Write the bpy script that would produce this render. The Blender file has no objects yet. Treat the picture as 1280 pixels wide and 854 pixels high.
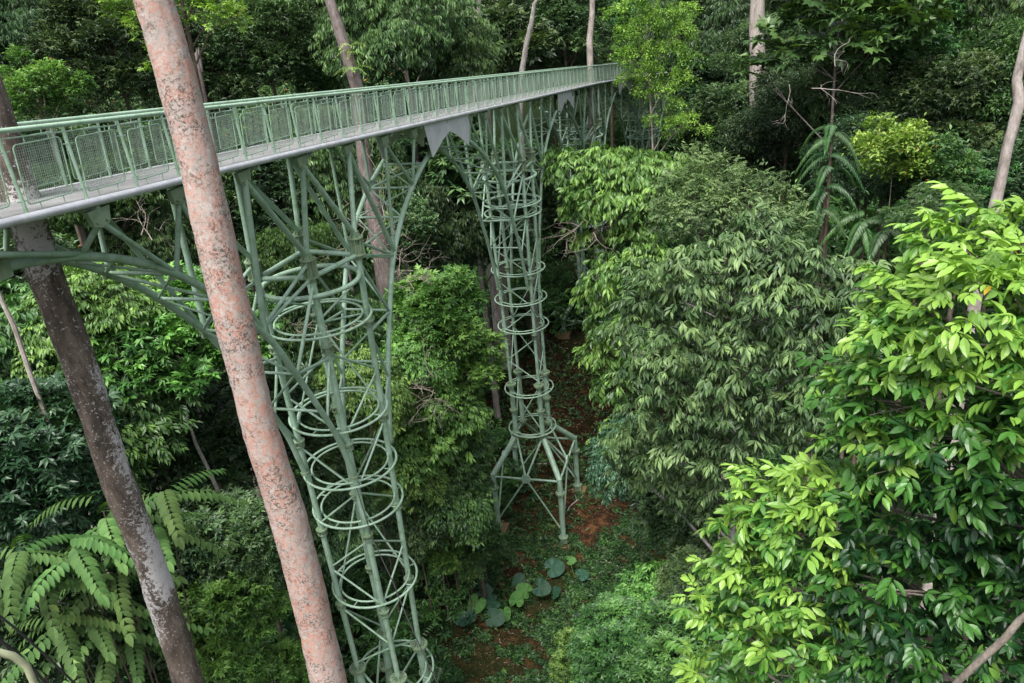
import bpy, math, random
import numpy as np
from mathutils import Vector, Matrix
R = math.radians
rng = np.random.default_rng(11)
random.seed(5)
sc = bpy.context.scene
col = sc.collection
Z0 = 33.0                                   # camera height; the valley floor lies near z = 1

# ------------------------------------------------------------------ basics
def link(o):
    col.objects.link(o); return o
def tag(o, label=None, cat=None, group=None, kind=None):
    if label: o['label'] = label
    if cat: o['category'] = cat
    if group: o['group'] = group
    if kind: o['kind'] = kind
    return o
def empty(name, loc=(0, 0, 0), label=None, cat=None, group=None):
    o = bpy.data.objects.new(name, None); link(o); o.location = loc; o.empty_display_size = .3
    return tag(o, label, cat, group)
def mesh_np(name, V, T, tint=None, smooth=True):
    V = np.asarray(V, np.float32); T = np.asarray(T, np.int32); k = T.shape[1]
    me = bpy.data.meshes.new(name)
    me.vertices.add(len(V)); me.vertices.foreach_set('co', V.ravel())
    me.loops.add(T.size); me.loops.foreach_set('vertex_index', T.ravel())
    me.polygons.add(len(T)); me.polygons.foreach_set('loop_start', np.arange(0, T.size, k, dtype=np.int32))
    me.update(calc_edges=True)
    me.polygons.foreach_set('use_smooth', np.full(len(T), smooth))
    if tint is not None:
        a = me.attributes.new('tint', 'FLOAT', 'POINT'); a.data.foreach_set('value', np.asarray(tint, np.float32))
    return me
def obj(name, me, mat, parent=None, loc=(0, 0, 0)):
    o = bpy.data.objects.new(name, me); link(o)
    if mat and not me.materials: me.materials.append(mat)
    if parent: o.parent = parent
    o.location = loc
    return o
class MB:
    def __init__(s): s.v = []; s.f = []
    def frames(s, P):
        P = [Vector(p) for p in P]; n = len(P); T = []
        for i in range(n):
            t = (P[min(i + 1, n - 1)] - P[max(i - 1, 0)])
            T.append(t.normalized() if t.length > 1e-9 else Vector((0, 0, 1)))
        a = Vector((0, 0, 1)) if abs(T[0].z) < .9 else Vector((1, 0, 0))
        x = T[0].cross(a).normalized(); out = []
        for i in range(n):
            x = (x - T[i] * x.dot(T[i])).normalized(); out.append((P[i], x, T[i].cross(x)))
        return out
    def tube(s, P, r, n=10, closed=False, cap=True, wob=0):
        fr = s.frames(P); m = len(fr); b = len(s.v)
        for i, (p, x, y) in enumerate(fr):
            rr = r[i] if hasattr(r, '__len__') else r
            for k in range(n):
                a = 2 * math.pi * k / n; q = rr * (1 + wob * (random.random() - .5))
                s.v.append(p + x * math.cos(a) * q + y * math.sin(a) * q)
        for i in range(m if closed else m - 1):
            j = (i + 1) % m
            for k in range(n):
                l = (k + 1) % n
                s.f.append((b + i * n + k, b + i * n + l, b + j * n + l, b + j * n + k))
        if cap and not closed:
            s.f.append(tuple(b + k for k in range(n - 1, -1, -1))); s.f.append(tuple(b + (m - 1) * n + k for k in range(n)))
        return s
    def cyl(s, p, q, r, n=10): return s.tube([p, q], r, n)
    def ring(s, c, Rr, r, ax=None, n=56, m=8):
        P = [Vector(c) + Vector((Rr * math.cos(t * 2 * math.pi / n), Rr * math.sin(t * 2 * math.pi / n), 0)) for t in range(n)]
        b = len(s.v)
        for i in range(n):
            t = 2 * math.pi * i / n; d = Vector((math.cos(t), math.sin(t), 0))
            for k in range(m):
                a = 2 * math.pi * k / m; s.v.append(P[i] + d * math.cos(a) * r + Vector((0, 0, math.sin(a) * r)))
        for i in range(n):
            j = (i + 1) % n
            for k in range(m):
                l = (k + 1) % m; s.f.append((b + i * m + k, b + j * m + k, b + j * m + l, b + i * m + l))
        return s
    def box(s, c, sx, sy, sz, M=None):
        b = len(s.v); c = Vector(c)
        for z in (-1, 1):
            for y in (-1, 1):
                for x in (-1, 1):
                    d = Vector((x * sx / 2, y * sy / 2, z * sz / 2)); s.v.append(c + (M @ d if M else d))
        for q in ((0, 2, 3, 1), (4, 5, 7, 6), (0, 1, 5, 4), (2, 6, 7, 3), (0, 4, 6, 2), (1, 3, 7, 5)): s.f.append(tuple(b + i for i in q))
        return s
    def prism(s, pts, d):                   # polygon extruded along d
        b = len(s.v); n = len(pts); d = Vector(d)
        for p in pts: s.v.append(Vector(p))
        for p in pts: s.v.append(Vector(p) + d)
        s.f.append(tuple(b + i for i in range(n))); s.f.append(tuple(b + n + i for i in range(n - 1, -1, -1)))
        for i in range(n):
            j = (i + 1) % n; s.f.append((b + i, b + n + i, b + n + j, b + j))
        return s
    def build(s, name, mat, parent=None, smooth=True, loc=(0, 0, 0)):
        me = bpy.data.meshes.new(name)
        me.from_pydata([tuple(v) for v in s.v], [], s.f)
        me.update()
        if smooth:
            me.polygons.foreach_set('use_smooth', [len(p.vertices) < 5 for p in me.polygons])
            me.set_sharp_from_angle(angle=R(50)) if hasattr(me, 'set_sharp_from_angle') else None
        return obj(name, me, mat, parent, loc)

# ------------------------------------------------------------------ materials
class N:
    def __init__(s, name):
        s.m = bpy.data.materials.new(name); s.m.use_nodes = True; s.t = s.m.node_tree; s.t.nodes.clear()
        s.out = s.t.nodes.new('ShaderNodeOutputMaterial'); s.b = s.t.nodes.new('ShaderNodeBsdfPrincipled')
        s.t.links.new(s.b.outputs[0], s.out.inputs[0])
    def n(s, ty, **kw):
        x = s.t.nodes.new('ShaderNode' + ty)
        for k, v in kw.items():
            if k.startswith('i_'): x.inputs[k[2:].replace('_', ' ')].default_value = v
            else: setattr(x, k, v)
        return x
    def l(s, a, b): s.t.links.new(a, b)
    def ramp(s, fac, stops, interp='LINEAR'):
        x = s.n('ValToRGB'); e = x.color_ramp.elements; x.color_ramp.interpolation = interp
        while len(e) < len(stops): e.new(.5)
        for q, (p, c) in zip(e, stops): q.position = p; q.color = tuple(c) + (1,) if len(c) == 3 else c
        s.l(fac, x.inputs[0]); return x.outputs[0]
    def noise(s, vec, scale, detail=5, rough=.6, dist=0):
        x = s.n('TexNoise'); x.inputs['Scale'].default_value = scale; x.inputs['Detail'].default_value = detail
        x.inputs['Roughness'].default_value = rough; x.inputs['Distortion'].default_value = dist
        if vec is not None: s.l(vec, x.inputs['Vector'])
        return x.outputs['Fac']
    def coord(s, which='Object', scale=None):
        c = s.n('TexCoord').outputs[which]
        if scale:
            mp = s.n('Mapping'); mp.inputs['Scale'].default_value = scale; s.l(c, mp.inputs[0]); c = mp.outputs[0]
        return c
    def mix(s, f, a, b, mode='MIX'):
        x = s.n('Mix'); x.data_type = 'RGBA'; x.blend_type = mode
        for sock, val in ((x.inputs[0], f), (x.inputs[6], a), (x.inputs[7], b)):
            if hasattr(val, 'is_linked') or hasattr(val, 'links'): s.l(val, sock)
            else: sock.default_value = val if not isinstance(val, tuple) else (val + (1,) if len(val) == 3 else val)
        return x.outputs[2]
    def bump(s, h, strength=.4, dist=.02):
        x = s.n('Bump'); x.inputs['Strength'].default_value = strength; x.inputs['Distance'].default_value = dist
        s.l(h, x.inputs['Height']); s.l(x.outputs[0], s.b.inputs['Normal'])

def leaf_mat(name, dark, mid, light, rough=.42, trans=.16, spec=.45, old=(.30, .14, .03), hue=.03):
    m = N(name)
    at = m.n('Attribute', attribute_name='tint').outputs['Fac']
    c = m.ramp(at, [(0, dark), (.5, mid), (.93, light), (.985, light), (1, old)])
    oi = m.n('ObjectInfo').outputs['Random']
    h = m.n('HueSaturation'); m.l(c, h.inputs['Color'])
    mr = m.n('MapRange'); m.l(oi, mr.inputs[0]); mr.inputs[3].default_value = .5 - hue * .6; mr.inputs[4].default_value = .5 + hue * .5
    m.l(mr.outputs[0], h.inputs['Hue'])
    mv = m.n('MapRange'); m.l(oi, mv.inputs[0]); mv.inputs[3].default_value = .82; mv.inputs[4].default_value = 1.2
    m.l(mv.outputs[0], h.inputs['Value'])
    nz = m.noise(m.coord('Object'), 1.3, 2)
    c2 = m.mix(.35, h.outputs[0], m.ramp(nz, [(.3, (.45, .45, .45)), (.7, (1.5, 1.5, 1.45))]), 'MULTIPLY')
    m.l(c2, m.b.inputs['Base Color']); m.b.inputs['Roughness'].default_value = rough
    m.b.inputs['Specular IOR Level'].default_value = spec
    if trans:
        tr = m.n('BsdfTranslucent'); m.l(m.mix(1.0, c2, (1.25, 1.35, .55), 'MULTIPLY'), tr.inputs[0])
        ms = m.n('MixShader'); ms.inputs[0].default_value = trans
        m.l(m.b.outputs[0], ms.inputs[1]); m.l(tr.outputs[0], ms.inputs[2]); m.l(ms.outputs[0], m.out.inputs[0])
    return m.m
L = {
 'dark': leaf_mat('dark_leaves', (.016, .038, .016), (.046, .098, .034), (.125, .215, .072)),
 'deep': leaf_mat('deep_leaves', (.012, .030, .014), (.034, .074, .030), (.090, .165, .062)),
 'grey': leaf_mat('grey_green_leaves', (.014, .040, .014), (.062, .128, .042), (.185, .300, .105), rough=.48),
 'mid': leaf_mat('mid_leaves', (.014, .042, .014), (.040, .108, .030), (.105, .230, .055)),
 'fresh': leaf_mat('fresh_leaves', (.022, .065, .016), (.078, .185, .038), (.215, .400, .085), trans=.2),
 'lime': leaf_mat('lime_leaves', (.040, .095, .018), (.150, .260, .040), (.350, .500, .095), trans=.25),
 'near': leaf_mat('near_leaves', (.010, .045, .012), (.062, .180, .028), (.250, .420, .070), rough=.38, trans=.25, old=(.45, .30, .03)),
 'matte': leaf_mat('matte_frond_leaves', (.025, .060, .018), (.075, .155, .042), (.190, .310, .090), rough=.62, spec=.2, trans=.12),
 'blue': leaf_mat('blue_green_leaves', (.015, .045, .022), (.030, .085, .042), (.065, .150, .070), rough=.4),
}
def bark(name, a, b, c, scale=6, spots=None, stretch=.35):
    m = N(name); co = m.coord('Object', (1, 1, stretch))
    n1 = m.noise(co, scale, 7, .65, .3); n2 = m.noise(co, scale * 3.7, 6, .7)
    cc = m.ramp(n1, [(.32, a), (.5, b), (.68, c)])
    cc = m.mix(.5, cc, m.ramp(n2, [(.35, (.5, .5, .5)), (.6, (1.25, 1.25, 1.25))]), 'MULTIPLY')
    m.l(cc, m.b.inputs['Base Color']); m.b.inputs['Roughness'].default_value = .85; m.bump(n2, .5, .03)
    return m.m
B = {
 'brown': bark('brown_bark', (.05, .035, .025), (.10, .075, .055), (.17, .14, .11)),
 'grey': bark('grey_bark', (.14, .13, .12), (.26, .24, .225), (.40, .37, .35)),
 'pale': bark('pale_bark', (.20, .17, .15), (.36, .31, .28), (.50, .45, .42), 4),
 'red': bark('reddish_bark', (.10, .078, .07), (.18, .145, .135), (.29, .245, .23), 5),
 'twig': bark('twig_bark', (.16, .13, .11), (.27, .23, .19), (.38, .33, .28), 9),
}
def pink_bark():
    m = N('pink_lichen_bark'); co = m.coord('Object')
    big = m.noise(co, 1.1, 3, .5); n1 = m.noise(co, 9.5, 8, .78, .5); n2 = m.noise(co, 30, 7, .74, .7); fine = m.noise(co, 60, 4, .6)
    a = m.ramp(n1, [(.34, (.50, .25, .195)), (.45, (.53, .35, .30)), (.53, (.47, .395, .36)), (.66, (.40, .36, .33))])
    a = m.mix(m.mix(1.0, m.ramp(big, [(.42, (0, 0, 0)), (.6, (.8, .8, .8))]), m.ramp(n1, [(.45, (1, 1, 1)), (.56, (0, 0, 0))]), 'MULTIPLY'), a, (.52, .27, .205))
    v = m.n('TexVoronoi', feature='DISTANCE_TO_EDGE'); v.inputs['Scale'].default_value = 9
    dv = m.n('MixRGB'); dv.inputs[0].default_value = .12; m.l(co, dv.inputs[1]); nn = m.n('TexNoise'); nn.inputs['Scale'].default_value = 9; nn.inputs['Detail'].default_value = 6; m.l(co, nn.inputs['Vector']); m.l(nn.outputs['Color'], dv.inputs[2])
    m.l(dv.outputs[0], v.inputs['Vector'])
    blot = m.ramp(n2, [(.50, (0, 0, 0)), (.55, (1, 1, 1))])
    dark = m.mix(1.0, blot, m.ramp(m.noise(co, 3.1, 5, .6), [(.42, (.1, .1, .1)), (.56, (1, 1, 1))]), 'MULTIPLY')
    a = m.mix(dark, a, (.13, .10, .085))
    edge = m.ramp(v.outputs['Distance'], [(.0, (.75, .75, .75)), (.035, (0, 0, 0))])
    edge = m.mix(1.0, edge, m.ramp(n2, [(.42, (0, 0, 0)), (.56, (1, 1, 1))]), 'MULTIPLY')
    a = m.mix(edge, a, (.17, .13, .11))
    white = m.ramp(m.noise(co, 7.3, 6, .7), [(.58, (0, 0, 0)), (.63, (.7, .7, .7))])
    a = m.mix(white, a, (.55, .50, .47))
    a = m.mix(.35, a, m.ramp(fine, [(.3, (.6, .6, .6)), (.7, (1.3, 1.3, 1.3))]), 'MULTIPLY')
    m.l(a, m.b.inputs['Base Color']); m.b.inputs['Roughness'].default_value = .9; m.bump(n2, .35, .02)
    return m.m
def lichen_bark():
    m = N('dark_lichen_bark'); co = m.coord('Object'); cs = m.coord('Object', (1, 1, .3))
    n1 = m.noise(cs, 3.5, 7, .65, .4); n2 = m.noise(cs, 22, 6, .7)
    a = m.ramp(n1, [(.35, (.045, .036, .028)), (.5, (.11, .083, .066)), (.66, (.20, .16, .13))])
    a = m.mix(.5, a, m.ramp(n2, [(.35, (.45, .45, .45)), (.6, (1.3, 1.3, 1.3))]), 'MULTIPLY')
    sp = m.noise(co, 11, 9, .80, .5); big = m.noise(m.coord('Object', (1, 1, .5)), .9, 2, .5)
    mk = m.n('Math', operation='ADD'); m.l(sp, mk.inputs[0]); m.l(big, mk.inputs[1])
    w = m.ramp(mk.outputs[0], [(.0, (0, 0, 0)), (1.0, (0, 0, 0)), (1.0, (0, 0, 0))])
    mm = m.n('MapRange'); m.l(mk.outputs[0], mm.inputs[0]); mm.inputs[1].default_value = 1.07; mm.inputs[2].default_value = 1.09
    a = m.mix(mm.outputs[0], a, (.52, .50, .50))
    a = m.mix(m.ramp(m.noise(co, 19, 5, .6), [(.62, (0, 0, 0)), (.64, (1, 1, 1))]), a, (.46, .43, .42))
    a = m.mix(m.ramp(m.noise(co, 7, 6, .7), [(.30, (.7, .7, .7)), (.42, (0, 0, 0))]), a, (.03, .025, .02))
    m.l(a, m.b.inputs['Base Color']); m.b.inputs['Roughness'].default_value = .8; m.bump(n2, .6, .03)
    return m.m
B['pink'] = pink_bark(); B['lichen'] = lichen_bark()

def paint(name, c, rough=.42, grime=.35):
    m = N(name); co = m.coord('Object')
    n1 = m.noise(co, .9, 5, .6); n2 = m.noise(co, 9, 5, .65); n3 = m.noise(m.coord('Object', (1, 1, .12)), 14, 4, .6)
    d = tuple(x * .55 for x in c)
    a = m.mix(m.ramp(n1, [(.35, (grime, grime, grime)), (.62, (0, 0, 0))]), c, d)
    a = m.mix(m.ramp(n3, [(.56, (0, 0, 0)), (.75, (.5, .5, .5))]), a, tuple(x * .42 for x in (c[0] * 1.1, c[1], c[2] * .8)))
    a = m.mix(m.ramp(n2, [(.62, (0, 0, 0)), (.75, (.35, .35, .35))]), a, (c[0] * 1.25, c[1] * 1.05, c[2] * 1.15))
    a = m.mix(m.ramp(m.noise(co, 3.3, 7, .7, .4), [(.49, (0, 0, 0)), (.63, (.75, .75, .75))]), a, (c[0] * .5, c[1] * .62, c[2] * .42))
    a = m.mix(m.ramp(m.noise(co, 21, 5, .7), [(.66, (0, 0, 0)), (.72, (.6, .6, .6))]), a, (.13, .10, .06))
    m.l(a, m.b.inputs['Base Color']); m.b.inputs['Roughness'].default_value = rough
    m.b.inputs['Specular IOR Level'].default_value = .45
    return m.m
GREEN = paint('green_paint', (.35, .50, .385), .38, .6)
GREENR = paint('green_rail_paint', (.39, .56, .42), .38, .3)
FLANGE = paint('mossy_green_paint', (.25, .34, .22), .6, .9)
def silver():
    m = N('galvanised_steel'); co = m.coord('Object')
    n1 = m.noise(co, 2.2, 6, .65); n2 = m.noise(co, 30, 3)
    a = m.ramp(n1, [(.3, (.46, .47, .50)), (.55, (.60, .61, .65)), (.75, (.72, .73, .77))])
    a = m.mix(.3, a, m.ramp(n2, [(.4, (.75, .75, .75)), (.6, (1.1, 1.1, 1.1))]), 'MULTIPLY')
    m.l(a, m.b.inputs['Base Color']); m.b.inputs['Metallic'].default_value = .25; m.b.inputs['Roughness'].default_value = .4
    return m.m
SILVER = silver()
PLATE = None
def grating():
    m = N('deck_grating'); co = m.coord('Object')
    n1 = m.noise(co, 1.5, 5, .6); n2 = m.noise(co, 40, 3)
    a = m.ramp(n1, [(.3, (.16, .162, .162)), (.7, (.28, .28, .28))]); a = m.mix(.6, a, m.ramp(n2, [(.4, (.6, .6, .6)), (.6, (1.2, 1.2, 1.2))]), 'MULTIPLY')
    m.l(a, m.b.inputs['Base Color']); m.b.inputs['Roughness'].default_value = .7
    return m.m
GRATE = grating()
def plate_mat():
    m = N('brushed_plate'); co = m.coord('Object'); n1 = m.noise(co, 1.7, 5, .6); n2 = m.noise(m.coord('Object', (9, 9, .6)), 4, 4)
    a = m.mix(.35, m.ramp(n1, [(.3, (.56, .58, .62)), (.7, (.74, .76, .80))]), m.ramp(n2, [(.35, (.6, .6, .6)), (.65, (1.2, 1.2, 1.2))]), 'MULTIPLY')
    m.l(a, m.b.inputs['Base Color']); m.b.inputs['Roughness'].default_value = .4; m.b.inputs['Metallic'].default_value = .15
    return m.m
PLATE = plate_mat()
def flat(name, c, rough=.6):
    m = N(name); n = m.noise(m.coord('Object'), 8, 5)
    m.l(m.mix(.5, c, m.ramp(n, [(.3, (.6, .6, .6)), (.7, (1.3, 1.3, 1.3))]), 'MULTIPLY'), m.b.inputs['Base Color']); m.b.inputs['Roughness'].default_value = rough
    return m.m
CONC = flat('stained_concrete', (.20, .14, .065), .9); CABLE = flat('black_cable', (.02, .02, .022), .5); WIRE = flat('green_wire', (.27, .35, .28), .5)
ROOF = flat('green_roof', (.02, .12, .09), .5); WALLW = flat('white_wall', (.6, .6, .58), .7)

# ------------------------------------------------------------------ terrain
def ground(x, y):
    x = np.asarray(x, float); y = np.asarray(y, float)
    z = 1.0 + np.maximum(0, y - 47) * .26 + np.maximum(0, y - 100) * .30 - np.maximum(0, y - 210) * .45
    z = z + np.maximum(0, -x - 2) * .22 + np.maximum(0, x - 16) * .22
    z = z + .45 * np.sin(x * .31 + 1) * np.cos(y * .27) + .22 * np.sin(x * .9 + y * .7) + .10 * np.sin(x * 2.3 - y * 1.9 + 1)
    return z
def gz(x, y): return float(ground(x, y))
def terrain():
    xs = np.concatenate([np.linspace(-900, -80, 20)[:-1], np.linspace(-80, -22, 40)[:-1], np.linspace(-22, 26, 170)[:-1], np.linspace(26, 90, 40)[:-1], np.linspace(90, 900, 20)])
    ys = np.concatenate([np.linspace(-300, 8, 12)[:-1], np.linspace(8, 20, 20)[:-1], np.linspace(20, 66, 170)[:-1], np.linspace(66, 220, 60)[:-1], np.linspace(220, 1500, 20)])
    X, Y = np.meshgrid(xs, ys); Z = ground(X, np.minimum(Y, 420))
    Z = np.minimum(Z, 75)
    near = (np.abs(X) < 28) & (Y > 18) & (Y < 68)
    Z = Z + near * (rng.random(Z.shape) - .5) * .07
    nx, ny = len(xs), len(ys); i = np.arange(nx * ny).reshape(ny, nx)
    F = np.stack([i[:-1, :-1], i[:-1, 1:], i[1:, 1:], i[1:, :-1]], -1).reshape(-1, 4)
    me = mesh_np('ground', np.stack([X.ravel(), Y.ravel(), Z.ravel()], 1), F)
    m = N('forest_soil'); co = m.coord('Object')
    n1 = m.noise(co, .22, 6, .6, .3); n2 = m.noise(co, 1.6, 8, .7, .5); n3 = m.noise(co, 11, 6, .7); n4 = m.noise(co, 38, 4, .6)
    a = m.ramp(n2, [(.32, (.022, .016, .010)), (.48, (.055, .032, .017)), (.6, (.15, .075, .034)), (.74, (.27, .145, .07))])
    a = m.mix(m.ramp(n1, [(.45, (0, 0, 0)), (.6, (.75, .75, .75))]), a, m.ramp(n3, [(.35, (.012, .022, .008)), (.65, (.035, .06, .018))]))
    a = m.mix(.8, a, m.ramp(n3, [(.3, (.35, .35, .35)), (.7, (1.6, 1.5, 1.4))]), 'MULTIPLY')
    a = m.mix(m.ramp(n4, [(.66, (0, 0, 0)), (.70, (.5, .5, .5))]), a, (.20, .13, .08))
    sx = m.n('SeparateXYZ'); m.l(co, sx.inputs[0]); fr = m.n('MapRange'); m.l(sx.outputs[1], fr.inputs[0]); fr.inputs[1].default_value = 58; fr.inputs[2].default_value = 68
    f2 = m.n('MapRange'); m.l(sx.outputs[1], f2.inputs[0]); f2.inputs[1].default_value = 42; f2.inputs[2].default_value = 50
    a = m.mix(f2.outputs[0], a, m.mix(1.0, a, (.42, .36, .34), 'MULTIPLY'))  # canopy shade on the rear slope, painted into the soil colour
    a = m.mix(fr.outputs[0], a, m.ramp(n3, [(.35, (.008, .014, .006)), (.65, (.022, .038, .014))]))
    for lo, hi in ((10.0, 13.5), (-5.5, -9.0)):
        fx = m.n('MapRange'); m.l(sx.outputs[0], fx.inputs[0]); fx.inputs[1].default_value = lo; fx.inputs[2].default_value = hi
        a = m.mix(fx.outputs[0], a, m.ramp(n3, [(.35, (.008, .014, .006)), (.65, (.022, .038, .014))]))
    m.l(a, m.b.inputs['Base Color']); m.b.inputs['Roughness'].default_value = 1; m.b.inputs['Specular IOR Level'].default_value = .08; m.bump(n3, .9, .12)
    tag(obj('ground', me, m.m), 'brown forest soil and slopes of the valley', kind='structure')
terrain()

# ------------------------------------------------------------------ leaves and crowns
def rotm(ax, a):
    c, s = math.cos(a), math.sin(a)
    return np.array({'x': [[1, 0, 0], [0, c, -s], [0, s, c]], 'y': [[c, 0, s], [0, 1, 0], [-s, 0, c]], 'z': [[c, -s, 0], [s, c, 0], [0, 0, 1]]}[ax])
def leaf(l, w, lod=1, fold=.25, curl=.25, tipp=.5):
    if lod == 0:                            # near leaf: eleven points
        V = [(0, 0, 0)]
        for t, k in ((.2, .66), (.48, 1), (.78, .66)):
            for s in (-1, 0, 1): V.append((t * l, s * k * w / 2, abs(s) * fold * k * w / 2 - curl * l * t * t))
        V.append((l, 0, -curl * l))
        T = [(0, 1, 2), (0, 2, 3)]
        for r in (0, 1):
            b = 1 + 3 * r
            T += [(b, b + 3, b + 1), (b + 1, b + 3, b + 4), (b + 1, b + 4, b + 2), (b + 2, b + 4, b + 5)]
        T += [(7, 10, 8), (8, 10, 9)]
    elif lod == 1:
        V = [(0, 0, 0), (tipp * l, -w / 2, fold * w / 2 - curl * l * .2), (tipp * l, 0, -curl * l * .25), (tipp * l, w / 2, fold * w / 2 - curl * l * .2), (l, 0, -curl * l)]
        T = [(0, 1, 2), (0, 2, 3), (1, 4, 2), (2, 4, 3)]
    else:
        V = [(0, 0, 0), (tipp * l, -w / 2, fold * w / 2), (l, 0, -curl * l), (tipp * l, w / 2, fold * w / 2)]
        T = [(0, 1, 2), (0, 2, 3)]
    return np.array(V, float), np.array(T)
class Sprig:
    def __init__(s): s.V = []; s.T = []; s.t = []; s.n = 0
    def add(s, VT, az=0, pitch=0, roll=0, at=(0, 0, 0), tint=0.):
        V, T = VT; M = rotm('z', az) @ rotm('y', -pitch) @ rotm('x', roll)
        if rng.random() < (.007 if len(VT[0]) > 9 else .002): tint = 3.
        s.V.append(V @ M.T + np.array(at)); s.T.append(T + s.n); s.t.append(np.full(len(V), tint)); s.n += len(V)
    def done(s): return np.concatenate(s.V), np.concatenate(s.T), np.concatenate(s.t)
def sp_whorl(l, w, n=7, lod=1, pitch=.15, curl=.3):
    s = Sprig()
    for k in range(n):
        g = rng.random(); sc_ = .75 + .4 * rng.random()
        s.add(leaf(l * sc_, w * sc_, lod, .25, curl * (.6 + .8 * g)), 2 * math.pi * k / n + (rng.random() - .5) * .8, pitch + (rng.random() - .6) * .6, (rng.random() - .5) * .6, (.0, 0, .03 * l * k * .3), (rng.random() - .5) * .25 + (.12 if k > n - 3 else 0))
    return s.done()
def sp_droop(l, w, n=8, lod=1, hang=1.0):   # arching twig with leaves hanging on both sides
    s = Sprig()
    for k in range(n):
        t = (k + .5) / n; side = 1 if k % 2 else -1
        at = (t * l * 1.5, side * .03 * l, .25 * l * t - .45 * l * t * t)
        s.add(leaf(l * (.7 + .45 * rng.random()), w, lod, .3, .22), side * (.95 - .5 * t) + (rng.random() - .5) * .8, -hang * (.45 + .95 * rng.random()), (rng.random() - .5) * .7, at, (rng.random() - .5) * .3 + .1 * t)
    return s.done()
def sp_fan(l, w, n=8, lod=1, dr=.9):      # umbrella of leaves hanging from a twig end
    s = Sprig()
    for k in range(n): s.add(leaf(l * (.75 + .4 * rng.random()), w, lod, .3, .2), 2 * math.pi * k / n * .8 - 2.5 + rng.normal(0, .2), -dr * (.55 + .7 * rng.random()), rng.normal(0, .3), (0, 0, 0), (rng.random() - .5) * .3)
    return s.done()
def sp_spray(l, w, n=12, lod=2, spread=2.2):
    s = Sprig()
    for k in range(n):
        at = (rng.normal(0, .45) * l * spread * .5 + l * spread * .3, rng.normal(0, .4) * l * spread * .5, rng.normal(0, .22) * l * spread * .5)
        s.add(leaf(l * (.7 + .6 * rng.random()), w * (.8 + .4 * rng.random()), lod, .25, .25), rng.random() * 6.28, (rng.random() - .65) * 1.1, (rng.random() - .5) * 1.2, at, (rng.random() - .5) * .35)
    return s.done()
def sp_pinnate(L_, l, w, pairs=9, lod=1, arch=.5, up=.5, fold=0.25):
    s = Sprig()
    for k in range(pairs):
        t = (k + 1) / pairs; x = t * L_; z = L_ * (up * t - arch * t * t)
        q = l * (1 - .45 * abs(t - .45) * 1.3)
        slope = up - 2 * arch * t
        for side in (-1, 1): s.add(leaf(q, w * (.8 + .25 * rng.random()), lod, .15, .3), side * (1.2 - .3 * t), -.3 + slope * .4 + (rng.random() - .5) * .2, side * .25, (x, 0, z), (rng.random() - .5) * .25 + .1 * t)
    s.add(leaf(l, w, lod), 0, -.5, 0, (L_, 0, L_ * (up - arch)), .1)
    return s.done()
def scatter(sprigs, pos, out, tint, pitch=None, scale=(.75, 1.25), spin=.8, cut=None):
    """copies of sprig templates; local x turns to the outward direction, z stays up"""
    Vs, Ts, ts = [], [], []; base = 0
    N_ = len(pos); which = rng.integers(0, len(sprigs), N_)
    az = np.arctan2(out[:, 1], out[:, 0]) + rng.normal(0, spin, N_)
    if pitch is None: pitch = np.clip(out[:, 2], -1, 1) * .7
    pitch = pitch + rng.normal(0, .25, N_); roll = rng.normal(0, .3, N_)
    sc_ = scale[0] + (scale[1] - scale[0]) * rng.random(N_)
    ca, sa, cp, sp_, cr, sr = np.cos(az), np.sin(az), np.cos(pitch), np.sin(pitch), np.cos(roll), np.sin(roll)
    M = np.zeros((N_, 3, 3))
    M[:, 0, 0] = ca * cp; M[:, 1, 0] = sa * cp; M[:, 2, 0] = sp_
    M[:, 0, 1] = -sa * cr - ca * sp_ * sr; M[:, 1, 1] = ca * cr - sa * sp_ * sr; M[:, 2, 1] = cp * sr
    M[:, 0, 2] = sa * sr - ca * sp_ * cr; M[:, 1, 2] = -ca * sr - sa * sp_ * cr; M[:, 2, 2] = cp * cr
    M *= sc_[:, None, None]
    for k, (V, T, t) in enumerate(sprigs):
        I = np.where(which == k)[0]
        if not len(I): continue
        W = np.einsum('nij,vj->nvi', M[I], V) + pos[I][:, None, :]
        Vs.append(W.reshape(-1, 3)); Ts.append((T[None] + (np.arange(len(I)) * len(V))[:, None, None] + base).reshape(-1, 3))
        ts.append((tint[I][:, None] + t[None]).ravel()); base += len(I) * len(V)
    ti = np.concatenate(ts); ti = np.where(ti > 1.4, 1., np.clip(ti, 0, .95))
    return np.concatenate(Vs), np.concatenate(Ts), ti
def blob_points(c, r, n, shell=.28, low=.35, tint0=.5, tvar=.16):
    """points in the outer shell of an uneven ellipsoid, fewer below"""
    m = int(n * 1.8) + 8; d = rng.normal(size=(m, 3)); d /= np.linalg.norm(d, axis=1)[:, None]
    keep = rng.random(m) < np.clip(low + (1 - low) * (d[:, 2] + .55), 0, 1); d = d[keep][:n]
    ph = rng.random(3) * 6
    lump = 1 + .16 * np.sin(3.1 * d[:, 0] * 2 + ph[0]) * np.cos(2.7 * d[:, 1] * 2 + ph[1]) + .08 * np.sin(7 * d[:, 2] + 5 * d[:, 0] + ph[2])
    rr = (1 - shell * rng.random(len(d)) ** 1.6) * lump
    p = np.array(c) + d * rr[:, None] * np.array(r)
    t = tint0 + .20 * d[:, 2] + rng.normal(0, tvar, len(d)) + .25 * (rr - 1)  # crown shading put into leaf tint: lighter on top and outside, darker inside
    return p, d, t
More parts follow.
